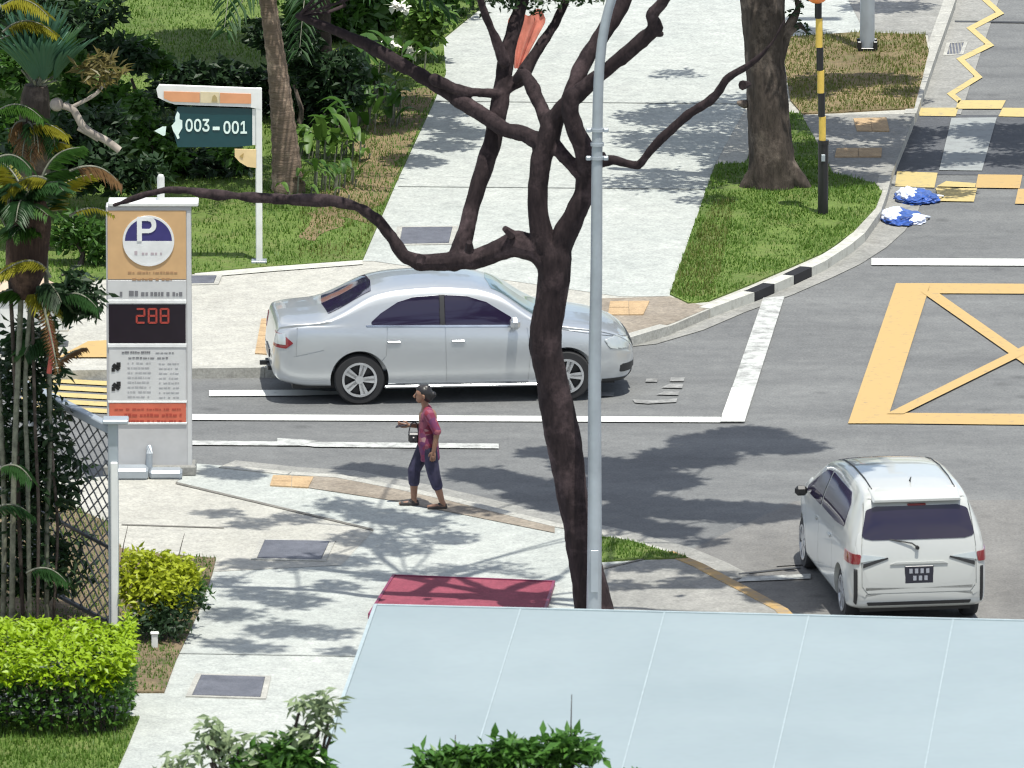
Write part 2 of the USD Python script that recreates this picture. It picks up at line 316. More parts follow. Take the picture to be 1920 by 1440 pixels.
def lawn(poly, mat): solo('lawn', slab(poly, ZP - .01, ZP + .022), mat, kind='structure')
lawn(lawnL.intersection(north.buffer(-.05)), TURF); layer('bare_soil', ragged(PG([(560, 440), (600, 380), (655, 330), (690, 240), (740, 170), (800, 165), (812, 195), (742, 338), (706, 420), (640, 410), (590, 455)], ZP)), ZP + .027, DRYTURF); lawn(lawnA, TURF); lawn(lawnB, DRYTURF); lawn(lawnC, TURF); lawn(lawnS, SOIL); lawn(lawnS2, TURF)

# blades of grass, taller and dried in patches
rng = np.random.default_rng(11)
def blades(poly, density, h=(.025, .055), seed=1, keep=None):
    r = np.random.default_rng(seed); x0, y0, x1, y1 = poly.bounds
    n = int(density * (x1 - x0) * (y1 - y0)); p = np.c_[r.uniform(x0, x1, n), r.uniform(y0, y1, n)]
    from shapely import contains_xy
    p = p[contains_xy(poly, p[:, 0], p[:, 1])]
    w = meshkit.fbm(np.c_[p * 1.7, np.zeros(len(p))], 3, seed); p = p[w + r.uniform(-.12, .12, len(p)) > (.36 if keep is None else keep)]
    n = len(p); a = r.uniform(0, 2 * math.pi, n); hh = r.uniform(*h, n) * (0.6 + meshkit.fbm(np.c_[p * 2.3, np.zeros(n)], 2, seed + 5)); lean = r.uniform(.1, .7, n) * hh; wd = r.uniform(.006, .013, n)
    z = ZP + .018; d = np.c_[np.cos(a), np.sin(a)]; s = np.c_[-d[:, 1], d[:, 0]] * wd[:, None]
    v = np.stack([np.c_[p - s, np.full(n, z)], np.c_[p + s, np.full(n, z)], np.c_[p + d * lean[:, None], z + hh]], 1).reshape(-1, 3)
    return trimesh.Trimesh(v, np.arange(3 * n).reshape(-1, 3), process=False)
GRASS = leafy('grass_blades', (.085, .16, .02), (.14, .235, .035), (.27, .29, .09), trans=.3)
GRASSD = leafy('dry_grass_blades', (.13, .15, .035), (.27, .20, .10), (.36, .27, .15), trans=.3)
vis = PG([(-60, -40), (1980, -40), (1980, 1500), (-60, 1500)])
solo('grass', cat_([blades(lawnA, 900, seed=2, keep=.33), blades(lawnC, 1200, seed=3, keep=.2), blades(lawnS.intersection(vis), 500, seed=4), blades(lawnS2.intersection(vis), 900, (.03, .07), 5, .2), blades(lawnL.intersection(vis), 420, (.025, .06), 6, .3)]), GRASS,
     'short green grass growing on the verges', 'grass', kind='stuff')
solo('dry_grass', cat_([blades(lawnB, 700, seed=7, keep=.3), blades(lawnA.intersection(PG([(1240, 560), (1340, 380), (1380, 380), (1340, 560)], ZP)), 600, (.03, .07), 8, .3), blades(PG([(560, 490), (680, 480), (760, 310), (700, 240), (640, 330), (560, 400)], ZP), 350, (.03, .08), 9, .42)]), GRASSD,
     'dry brownish grass on trodden ground beside the footpath', 'grass', kind='stuff')

# kerbs, stone by stone
def kerb_run(pts, colours, label, stone=.98, w=.15, top=None):
    line = LineString(pts); k = thing('kerb', label, 'kerb', (*pts[0], 0), kind='structure')
    n = max(1, round(line.length / stone)); L = line.length / n
    for i in range(n):
        seg = ops.substring(line, i * L + .006, (i + 1) * L - .006)
        a = seg.buffer(w, single_sided=True, join_style=2, cap_style=2).buffer(0)
        b = seg.buffer(-.014, single_sided=True, join_style=2, cap_style=2).buffer(0)
        g = a.union(b).buffer(.004).buffer(-.004)
        part('kerbstone', slab(g, -.02, (top or ZP) + .012), colours(i, n), k, world=True)
    return k
kerb_run(gp(NK[:8], ZP)[1:], lambda i, n: KGREY, 'plain grey kerb on the far side of the side road behind the silver car')
def bw(i, n): return KBLACK if i % 3 == 1 else KWHITE
kerb_run(gp([(1330, 580), (1375, 563), (1420, 547), (1490, 517), (1545, 491), (1592, 461), (1620, 438)], ZP), lambda i, n: KBLACK if i in (2, 4) else KWHITE, 'black and white painted kerb round the grass corner', stone=.62)
kerb_run(gp([(1620, 438), (1650, 396), (1662, 362), (1670, 330)], ZP), lambda i, n: KGREY, 'plain grey kerb by the zebra crossing')
kerb_run(nk2[:4], lambda i, n: KGREY, 'long grey kerb beside the yellow zigzag line')
kerb_run(gp([(420, 873), (540, 886), (640, 892), (760, 915), (860, 937), (960, 962), (1050, 984), (1130, 1000), (1200, 1018), (1260, 1035)], ZP)[::-1], lambda i, n: KGREY, 'pale kerb on the near side of the side road by the pedestrian')
kerb_run(gp([(1260, 1035), (1320, 1060), (1370, 1087), (1420, 1113), (1475, 1143), (1515, 1185), (1530, 1250)], ZP)[::-1], lambda i, n: KYEL, 'yellow painted kerb curving towards the white van')
# gutters
def strip(pts, w0, w1, name, z, mat):
    l = LineString(pts)
    a = l.buffer(-w1, single_sided=True, join_style=2); b = l.buffer(-w0, single_sided=True, join_style=2) if w0 else None
    layer(name, (a.difference(b) if b else a).buffer(0), z, mat)
strip(gp(NK[4:], 0), 0, .5, 'gutter', .009, CONCG)
strip(gp(NK2[:5], 0), 0, .62, 'gutter', .009, CONCG)
strip(gp(SK[4:16], 0)[::-1], 0, .3, 'gutter', .009, CONCG)
# white edging between lawn and cream apron
layer('edging', PG([(365, 514), (500, 502), (680, 489), (680, 497), (500, 511), (365, 523)], ZP), ZP + .012, KWHITE)

# asphalt patches and joints
layer('road_patch', PG([(1200, 1075), (1490, 940), (2200, 936), (2400, 1330), (1535, 1330), (1480, 1146)]).difference(south), .003, ASPH2)
0 and layer('road_patch', PG([(365, 800), (1500, 800), (2300, 815), (2300, 935), (1490, 938), (1330, 1000), (1130, 995), (860, 925), (420, 868)]).difference(south.buffer(.05)), .006, ASPH)
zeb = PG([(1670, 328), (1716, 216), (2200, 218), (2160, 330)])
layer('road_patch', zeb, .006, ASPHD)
for pts in ([(1385, 1076), (1500, 1064), (1500, 1067), (1385, 1079)], [(1790, 40), (2100, 44), (2100, 46), (1790, 43)]):
    layer('road_joint', PG(pts), .0125, SEAL)
for pts in ([(330, 905), (700, 993), (700, 996.5), (329, 908.5)], [(228, 984), (420, 990), (420, 992), (228, 986)]):
    layer('pavement_joint', PG(pts, ZP), ZP + .0125, CONCJ)
for pts in ([(1130, 1066), (1250, 1038), (1250, 1040), (1130, 1069)],):
    layer('pavement_joint', PG(pts, ZP), ZP + .0125, CONCJ)
# faint saw cuts across the footpaths
CONCF = grainy('concrete_seam', (.27, .285, .268), (.32, .335, .31), fine=26, broad=.55, sw=.4)
for v in (190, 350):
    a, b = 836 - (v - 140) * .445, 1405 - (v - 170) * .38
    layer('pavement_joint', PG([(a + 4, v), (min(b, 1400) - 4, v + 5), (min(b, 1400) - 4, v + 6.2), (a + 4, v + 1.2)], ZP).intersection(pathN), ZP + .0125, CONCF)
for v in (1225,):
    a = 405 - (v - 1072) * .48
    layer('pavement_joint', PG([(a, v), (700, v + 6), (700, v + 7.2), (a, v + 1.2)], ZP), ZP + .0125, CONCF)

# road markings
def mark(pts, mat, name='road_marking', z=.016): return layer(name, PG(pts), z, mat)
mark([(250, 778), (1352, 784), (1350, 794), (250, 789)], WHITEP)
mark([(1350, 794), (1396, 794), (1471, 558), (1431, 561)], WHITEW, z=.020)
mark([(1354, 780), (1372, 730), (1414, 730), (1396, 793), (1352, 793)], WHITEP, z=.024)
mark([(392, 734), (560, 733), (560, 744), (392, 745)], WHITEP)
mark([(560, 733), (660, 737), (660, 741), (560, 744)], WHITEP)
mark([(330, 828), (935, 834), (935, 843), (590, 840), (575, 838), (330, 836)], WHITEW)
mark([(520, 824), (596, 829), (560, 838), (520, 838)], WHITEW, z=.020)
for q in ([(1212, 712), (1234, 712), (1232, 718), (1210, 718)], [(1258, 710), (1284, 710), (1282, 717), (1256, 717)], [(1254, 722), (1281, 722), (1279, 730), (1240, 729)], [(1246, 736), (1274, 736), (1272, 743), (1230, 742)], [(1186, 751), (1220, 753), (1270, 749), (1268, 756), (1215, 759), (1190, 757)], [(1127, 738), (1152, 738), (1150, 745), (1127, 745)]):
    mark(q, WHITEF)
mark([(1634, 486), (2300, 489), (2300, 502), (1634, 499)], WHITEP)
mark([(1456, 1064), (1482, 985), (1520, 985), (1520, 1060)], ASPH2)
mark([(1395, 1084), (1520, 1078), (1520, 1087), (1380, 1093)], WHITEW)
# yellow box
C0 = (1908, 664)
TL, BL = (1738, 552), (1668, 776); TR, BR = (2148, 555), (2078, 780)
mark([(1590, 796), (1680, 533), (1745, 533), (1668, 776), (1668, 796)], YEL)
mark([(1745, 533), (2200, 536), (2200, 554), (1738, 552)], YEL)
mark([(1668, 776), (2130, 780), (2130, 801), (1668, 796)], YEL)
for a, b in ((TL, BR), (BL, TR)):
    mark([(a[0] - 12, a[1] - 3), (a[0] + 18, a[1] - 3), (b[0] + 12, b[1] + 3), (b[0] - 18, b[1] + 3)] if a is TL else [(a[0] - 6, a[1] + 3), (a[0] + 26, a[1] + 3), (b[0] + 6, b[1] - 3), (b[0] - 26, b[1] - 3)], YEL, z=.020 if a is TL else .024)
# zebra crossing and the chequers of its hump
for dx in (0, 160, 320):
    mark([(1784 + dx, 223), (1869 + dx, 222), (1841 + dx, 322), (1761 + dx, 321)], ZEBRA)
for q in ([(1722, 204), (1797, 204), (1792, 220), (1724, 219)], [(1797, 190), (1886, 190), (1878, 206), (1792, 206)], [(1880, 204), (1965, 205), (1958, 222), (1872, 220)], [(1682, 323), (1758, 326), (1752, 354), (1678, 351)], [(1754, 354), (1832, 355), (1826, 380), (1762, 379)], [(1834, 329), (1917, 330), (1912, 355), (1829, 354)], [(1909, 356), (1990, 357), (1980, 386), (1903, 384)]):
    mark(q, YEL2 if q[0][0] < 1760 or q[0][1] < 210 else YEL)
mark([(1774, 342), (1830, 346), (1828, 354), (1756, 352)], YEL2, z=.020)
zz = LineString([(1862, -22), (1846, 0), (1875, 26), (1820, 55), (1856, 86), (1801, 113), (1835, 146), (1783, 178), (1800, 192)]).buffer(4.6, join_style=2, cap_style=2)
mark(list(zz.exterior.coords)[:-1], YEL2)
# striped hump at the car park mouth, left of the parking sign
mark([(108, 690), (165, 660), (215, 657), (330, 662), (330, 690)], YEL, z=ZP + .02)
for i in range(6):
    y0 = 699 + 13 * i
    mark([(40, y0 - 4), (330, y0 + 12), (330, y0 + 20), (40, y0 + 4)], YEL2)
for i, q in enumerate(([(512, 893), (588, 896), (578, 916), (506, 912)], [(1144, 567), (1218, 566), (1206, 592), (1140, 592)], [(490, 600), (516, 598), (502, 666), (478, 664)], [(1600, 224), (1662, 222), (1668, 248), (1607, 247)], [(1569, 280), (1654, 279), (1652, 296), (1565, 296)])):
    P = PG(q, ZP); x0, y0, x1, y1 = P.bounds
    lab = ['orange tactile pad near the walking person', 'orange tactile pad in front of the silver car', 'orange tactile pad behind the silver car', 'upper orange tactile pad beside the zebra crossing', 'lower orange tactile pad beside the zebra crossing'][i]
    t = thing('tactile_pad', lab, 'tactile pad', (*np.array(P.centroid.coords[0]), ZP), group='orange tactile pads at the crossings')
    n = max(1, round((x1 - x0) / .3)); m_ = max(1, round((y1 - y0) / .4))
    for a in range(n):
        for b in range(m_):
            c = Polygon([(x0 + (x1 - x0) * (a + e) / n, y0 + (y1 - y0) * (b + f) / m_) for e, f in ((.01, .01), (.99, .01), (.99, .99), (.01, .99))]).intersection(P)
            if c.area > .004: part('tile', slab(c, ZP - .01, ZP + .017 + .002 * ((a + b) % 2)), TACT, t, world=True)

# drain covers
def cover(q, label, mat=IRON, group='drain covers set in the footpaths'):
    P = PG(q, ZP); c = np.array(P.centroid.coords[0])
    t = thing('drain_cover', label, 'drain cover', (*c, ZP), group=group)
    part('frame', slab(P.buffer(.05, join_style=2).difference(P.buffer(-.015, join_style=2)), ZP - .01, ZP + .016), KGREY, t, world=True)
    pl = part('plate', slab(P.buffer(-.02, join_style=2), ZP - .01, ZP + .019), mat, t, world=True)
    return t
cover([(752, 428), (851, 427), (844, 458), (746, 460)], 'grey drain cover on the far footpath below the tree limb')
cover([(494, 1014), (621, 1016), (604, 1052), (479, 1049)], 'dark iron drain cover in the tree shade on the near pavement')
cover([(375, 1267), (500, 1271), (491, 1310), (357, 1306)], 'grey drain cover lowest on the near footpath by the hedge')
cover([(330, 519), (409, 518), (403, 533), (326, 535)], 'grey drain cover half hidden behind the parking sign')
P_ = PG([(1775, 82), (1815, 80), (1806, 104), (1768, 106)]); t = thing('gutter_grate', 'small gutter grate beside the yellow zigzag line', 'drain grate', (*np.array(P_.centroid.coords[0]), 0))
part('frame', slab(P_.difference(P_.buffer(-.05, join_style=2)), 0, .02), KGREY, t, world=True)
gx0, gy0, gx1, gy1 = P_.buffer(-.05, join_style=2).bounds
for i in range(6):
    x = gx0 + (gx1 - gx0) * (i + .5) / 6
    g = Polygon([(x - .012, gy0), (x + .012, gy0), (x + .012, gy1), (x - .012, gy1)]).intersection(P_.buffer(-.05, join_style=2))
    if g.area > .001: part('bar', slab(g, -.02, .015), IRON, t, world=True)
layer('drain_pit', P_.buffer(-.05, join_style=2), .006, BLACK)
# maroon panel lying on the pavement by the shelter
P_ = PG([(736, 1086), (1041, 1098), (1018, 1170), (690, 1160)], ZP); c = np.array(P_.centroid.coords[0])
t = thing('maroon_board', 'flat maroon board lying on the pavement at the shelter edge', 'board', (*c, ZP))
part('panel', slab(P_.buffer(-.03, join_style=2), ZP, ZP + .05), MAROON, t, world=True)
part('rim', slab(P_.difference(P_.buffer(-.03, join_style=2)), ZP, ZP + .062), plain('maroon_rim', (.17, .02, .06), .5), t, world=True)

# ================================================================== VEHICLES
def chaikin(p, it=2):
    p = np.asarray(p, float)
    for _ in range(it):
        q = np.empty((2 * len(p), 2)); q[0::2][1:] = .75 * p[1:] + .25 * np.roll(p, 1, 0)[1:]; q[1::2][:-1] = .75 * p[:-1] + .25 * p[1:]
        out = [p[0]]
        for i in range(len(p) - 1):
            out += [.75 * p[i] + .25 * p[i + 1], .25 * p[i] + .75 * p[i + 1]]
        out.append(p[-1]); p = np.array(out)
    return p
def pch(pairs):
    x, y = zip(*pairs); f = PchipInterpolator(x, y); return lambda t: float(f(np.clip(t, x[0], x[-1])))
def loft(xs, ctrl, off=0.0, it=2):
    rings = []; L0, L1 = xs[0], xs[-1]; mid = (L0 + L1) / 2
    for x in xs:
        h = chaikin(ctrl(x), it)                              # half section, bottom centre to top centre
        if off:
            t = np.gradient(h, axis=0); t /= np.linalg.norm(t, axis=1, keepdims=True) + 1e-9
            nrm = np.c_[t[:, 1], -t[:, 0]]; h = h + nrm * off; h[0, 0] = h[-1, 0] = 0
        full = np.vstack([h, (h[1:-1] * [-1, 1])[::-1]])
        X = mid + (x - mid) * (1 + 2 * off / (L1 - L0))
        rings.append(np.c_[np.full(len(full), X), full])
    v = np.array(rings); nr, n = v.shape[:2]
    i, j = np.meshgrid(np.arange(nr - 1), np.arange(n), indexing='ij')
    q = np.stack([i * n + j, i * n + (j + 1) % n, (i + 1) * n + (j + 1) % n, (i + 1) * n + j], -1).reshape(-1, 4)
    f = np.vstack([q[:, [0, 1, 2]], q[:, [0, 2, 3]]]); V = v.reshape(-1, 3); k = len(V)
    V = np.vstack([V, v[0].mean(0), v[-1].mean(0)]); e = (nr - 1) * n
    f = np.vstack([f, [(k, (a + 1) % n, a) for a in range(n)], [(k + 1, e + a, e + (a + 1) % n) for a in range(n)]])
    tm = trimesh.Trimesh(V, f, process=False)
    if tm.volume < 0: tm.invert()
    return to_m3(tm)
def cross(poly):
    rings = []
    for g in polys(poly):
        rings.append(np.array(g.exterior.coords)[:-1]); rings += [np.array(r.coords)[:-1] for r in g.interiors]
    return m3.CrossSection([r.tolist() for r in rings], m3.FillRule.EvenOdd)
def soft(pts, r=.03): return Polygon(pts).buffer(-r).buffer(2 * r, join_style=1).buffer(-r)
def px_(poly, y0, y1):                                        # drawn in x, z; through the body's width
    return cross(poly).extrude(y1 - y0).transform([[1, 0, 0, 0], [0, 0, 1, y0], [0, 1, 0, 0]])
def py_(poly, x0, x1):                                        # drawn in y, z; along its length
    return cross(poly).extrude(x1 - x0).transform([[0, 0, 1, x0], [1, 0, 0, 0], [0, 1, 0, 0]])
def pz_(poly, z0, z1): return cross(poly).extrude(z1 - z0).translate([0, 0, z0])
def mirror_y(m): return m.mirror([0, 1, 0])

SILVER = plain('silver_car_paint', (.50, .52, .53), .30, metal=.72, coat=.6, var=.01, vs=2)
PEARL = plain('white_car_paint', (.42, .43, .41), .3, coat=.8, var=.015, vs=2)
GLASS = plain('tinted_glass', (.014, .010, .026), .06, coat=.3, var=.02)
GLASS2 = plain('screen_glass', (.10, .145, .16), .05, coat=.3, var=.05)
TRIM = plain('black_trim', (.014, .014, .015), .5)
LENS = plain('clear_lens', (.45, .48, .48), .12, metal=.4, coat=1)
REDL = plain('red_lens', (.17, .010, .014), .12, coat=1)
CHROME = plain('chrome', (.72, .72, .72), .12, metal=1.0)
ALLOY = plain('wheel_alloy', (.55, .56, .57), .3, metal=.8)
PLATE = plain('plate_black', (.02, .02, .03), .35)
PLTXT = plain('plate_lettering', (.30, .31, .34), .4)

def wheel(parent, x, y, R_, side, spokes=5, width=.2, twin=True):
    """side -1: the outer face looks towards -y."""
    w = sub('wheel', parent)
    prof = np.array([[R_ * .66, -width / 2], [R_ * .93, -width / 2], [R_ * .985, -width / 2 + .025], [R_, -width / 2 + .06], [R_, width / 2 - .06], [R_ * .985, width / 2 - .025], [R_ * .93, width / 2], [R_ * .66, width / 2], [R_ * .66, -width / 2]])
    ty = R(trimesh.creation.revolve(prof, sections=40), math.pi / 2, [1, 0, 0])
    part('tyre', T(ty, (x, y, R_)), RUBBER, w, smooth=30)
    yo = side * (width / 2 - .02); ms = []
    ring = trimesh.creation.revolve(np.array([[R_ * .60, -.03], [R_ * .685, -.03], [R_ * .685, .03], [R_ * .60, .03], [R_ * .60, -.03]]), sections=40)
    ms.append(T(R(ring, math.pi / 2, [1, 0, 0]), (0, yo, 0)))
    for i in range(spokes):
        a = 2 * math.pi * i / spokes + .3
        for d in ((-.17, .17) if twin else (0,)):
            s = trimesh.convex.convex_hull(np.array([(ex * wd, yy, rr) for rr, wd in ((R_ * .12, .022), (R_ * .63, .030 if twin else .06)) for ex in (-1, 1) for yy in (-.012, .012)]))
            ms.append(T(R(R(s, d * .6, [0, 1, 0]), a, [0, 1, 0]), (0, yo + side * .008, 0)))
    ms.append(cyl(R_ * .16, .05, (0, yo, 0), 16, 'y'))
    part('rim', T(cat_(ms), (x, y, R_)), ALLOY, w)
    part('brake_disc', T(cyl(R_ * .64, .02, (0, yo - side * .06, 0), 24, 'y'), (x, y, R_)), TRIM, w)

def shell(big, small, prism): return (big ^ prism) - small

# ---- the silver saloon, x from its tail (0) to its nose, right-hand side at -y
def build_saloon(loc, yaw):
    c = thing('silver_car', 'silver four-door saloon car with dark tinted windows waiting on the side road', 'car', loc, yaw)
    L = 4.52
    zt = pch([(0, .66), (.015, .74), (.05, .93), (.09, 1.015), (.16, 1.035), (.6, 1.075), (.8, 1.15), (1.3, 1.385), (1.6, 1.435), (2.05, 1.455), (2.5, 1.43), (2.78, 1.36), (3.38, 1.02), (3.6, .975), (4.05, .90), (4.3, .82), (4.42, .74), (4.49, .66), (4.52, .6)])
    zb = pch([(0, .42), (.03, .33), (.12, .27), (.5, .21), (3.9, .19), (4.35, .20), (4.47, .27), (4.52, .36)])
    W = pch([(0, .58), (.03, .70), (.1, .78), (.25, .835), (.6, .868), (1.2, .885), (2.4, .888), (3.4, .878), (3.9, .855), (4.2, .79), (4.38, .69), (4.47, .58), (4.52, .46)])
    belt = pch([(0, .90), (.5, .985), (1.2, .965), (2.9, .92), (3.4, .90), (4.52, .8)])
    def ctrl(x):
        b, t, w = zb(x), zt(x), W(x); zs = min(belt(x), t - .05); zm = b + (zs - b) * .52; rise = t - zs
        inset = .06 + .40 * max(0, rise - .06); e = max(w - inset, .3 * w)
        return [(0, b), (w * .55, b), (w * .93, b + .01), (w - .015, b + .10), (w, zm - .05), (w - .002, zm + .1), (w - .018, zs - .09), (w - .045, zs), (w - .055 - .25 * inset * .5, zs + rise * .25), (e + .02, t - .055 if rise > .12 else t - .03), (e - .06, t - .012), (e * .55, t + .012), (0, t + .02)]
    xs = np.unique(np.concatenate([np.linspace(0, .2, 14), np.linspace(.2, 4.3, 96), np.linspace(4.3, L, 16)]))
    big, body0, small, smaller = (loft(xs, ctrl, o) for o in (.006, 0, -.012, -.03))
    xr, xf, Rw = 1.07, 3.65, .318
    body = body0
    for x in (xr, xf):
        for s in (-1, 1):
            body = body - m3.Manifold.cylinder(.4, Rw + .045, Rw + .045, 40).rotate([90, 0, 0]).translate([x, s * .8 + .2, Rw + .005])
    groove = lambda poly: px_(poly, -1.2, 1.2) - small
    ln = lambda pts, w=.005: LineString(pts).buffer(w)
    for g in (ln([(1.42, .98), (1.40, .62), (1.30, .5)]), ln([(2.14, .95), (2.15, .26)]), ln([(3.16, .93), (3.20, .62), (3.17, .27)]), ln([(1.52, .26), (3.17, .26)]), ln([(.26, .62), (.62, .70)]), ln([(.3, .97), (.28, .62)])):
        body = body - groove(g)
    body = body - (px_(ln([(4.24, .79), (3.5, .92), (3.3, .95)]), -1.2, 1.2) - small)
    part('body', body, SILVER, c, smooth=32)
    part('underbody', m3.Manifold.cube([L - .5, 1.3, .2], True).translate([L / 2, 0, .28]), TRIM, c)
    for s in (-1, 1):
        for x in (xr, xf): wheel(c, x, s * .765, Rw, s)
    y0, y1 = .35, 1.0
    def both(name, poly, mat, b=big, m_=smaller, label=None):
        for s in (-1, 1):
            pr = px_(poly, y0, y1) if s > 0 else px_(poly, -y1, -y0)
            part(name, shell(b, m_, pr), mat, c, smooth=32)
    both('side_window', soft([(1.18, 1.005), (1.34, 1.14), (1.56, 1.27), (1.75, 1.322), (2.08, 1.342), (2.08, .985)], .025), GLASS)
    both('side_window', soft([(2.135, .985), (2.135, 1.342), (2.42, 1.322), (2.66, 1.25), (2.96, 1.07), (3.02, .975)], .025), GLASS)
    both('pillar_trim', Polygon([(2.07, .985), (2.145, .985), (2.145, 1.343), (2.07, 1.343)]), TRIM)
    both('window_frame', soft([(1.12, .985), (1.32, 1.155), (1.55, 1.292), (1.75, 1.345), (2.1, 1.366), (2.43, 1.345), (2.68, 1.268), (3.08, .985), (3.08, .952)], .02).difference(soft([(1.18, 1.005), (1.34, 1.14), (1.56, 1.27), (1.75, 1.322), (2.1, 1.342), (2.42, 1.322), (2.66, 1.25), (2.98, 1.06), (3.02, .975)], .025)).intersection(Polygon([(1, .9), (3.2, .9), (3.2, 1.005), (1, 1.005)])), CHROME, loft(xs, ctrl, .008))
    top = lambda poly: pz_(poly, .9, 1.6)
    part('windscreen', shell(big, smaller, top(soft([(2.74, -.50), (2.70, 0), (2.74, .50), (3.30, .66), (3.40, .3), (3.42, 0), (3.40, -.3), (3.30, -.66)], .03))), GLASS2, c, smooth=32)
    part('rear_window', shell(big, smaller, top(soft([(.70, -.60), (.66, 0), (.70, .60), (1.24, .50), (1.27, 0), (1.24, -.50)], .03))), GLASS, c, smooth=32)
    for s in (-1, 1):
        pr = py_(Polygon([(s * .56, .72), (s * .95, .70), (s * .95, .93), (s * .56, .92)]), -.2, .34)
        part('tail_light', shell(big, smaller, pr ^ px_(soft([(-.1, .74), (.16, .72), (.25, .79), (.12, .90), (-.1, .92)], .01), -1.2, 1.2)), REDL, c, smooth=32)
        part('tail_lamp_lens', shell(loft(xs, ctrl, .009), smaller, py_(Polygon([(s * .6, .78), (s * .95, .76), (s * .95, .90), (s * .6, .90)]), -.2, .155)), LENS, c, smooth=32)
        part('headlight', shell(big, smaller, py_(Polygon([(s * .42, .55), (s * .95, .55), (s * .95, .9), (s * .42, .8)]), 4.12, 4.7) ^ px_(soft([(4.12, .76), (4.2, .64), (4.46, .61), (4.46, .72), (4.3, .80)], .02), -1.2, 1.2)), LENS, c, smooth=32)
        part('door_mirror', rbox(.12, .20, .13, (3.0, s * .96, 1.02), .035), SILVER, c)
        part('fog_grille', shell(big, smaller, py_(soft([(s * .36, .33), (s * .72, .33), (s * .72, .43), (s * .36, .43)], .02), 4.2, 4.7)), TRIM, c, smooth=32)
        for x in (1.50, 2.3):
            part('door_handle', rbox(.17, .03, .03, (x, s * (W(x) - .002), .79), .01), SILVER, c)
    part('grille', shell(big, smaller, py_(soft([(-.40, .72), (-.22, .42), (.22, .42), (.40, .72)], .03), 4.3, 4.8)), TRIM, c, smooth=32)
    part('lower_grille', shell(loft(xs, ctrl, .009), smaller, py_(soft([(-.5, .24), (.5, .24), (.5, .31), (-.5, .31)], .01), 4.3, 4.8)), TRIM, c, smooth=32)
    part('front_splitter', (big ^ m3.Manifold.cube([.5, 1.6, .1]).translate([4.1, -.8, .16])), TRIM, c, smooth=32)
    part('number_plate', rbox(.02, .46, .11, (4.535, 0, .36), .004), PLATE, c)
    part('number_plate', rbox(.02, .46, .11, (-.004, 0, .55), .004), PLATE, c)
    part('sill', cat_([rbox(2.0, .03, .035, (2.38, s * .862, .222), .012) for s in (-1, 1)]), SILVER, c)
    part('tow_bracket', cat_([box(.16, .06, .05, (-.03, 0, .38)), box(.05, .5, .05, (.0, 0, .36))]), TRIM, c)
    return c
yaw = 5.0
near = G(868, 755)                                            # mid-point of the near wheels where they stand
cy, sy = math.cos(math.radians(yaw)), math.sin(math.radians(yaw))
mx, my = 2.36, -.84
build_saloon((near[0] - (mx * cy - my * sy), near[1] - (mx * sy + my * cy), 0), yaw)

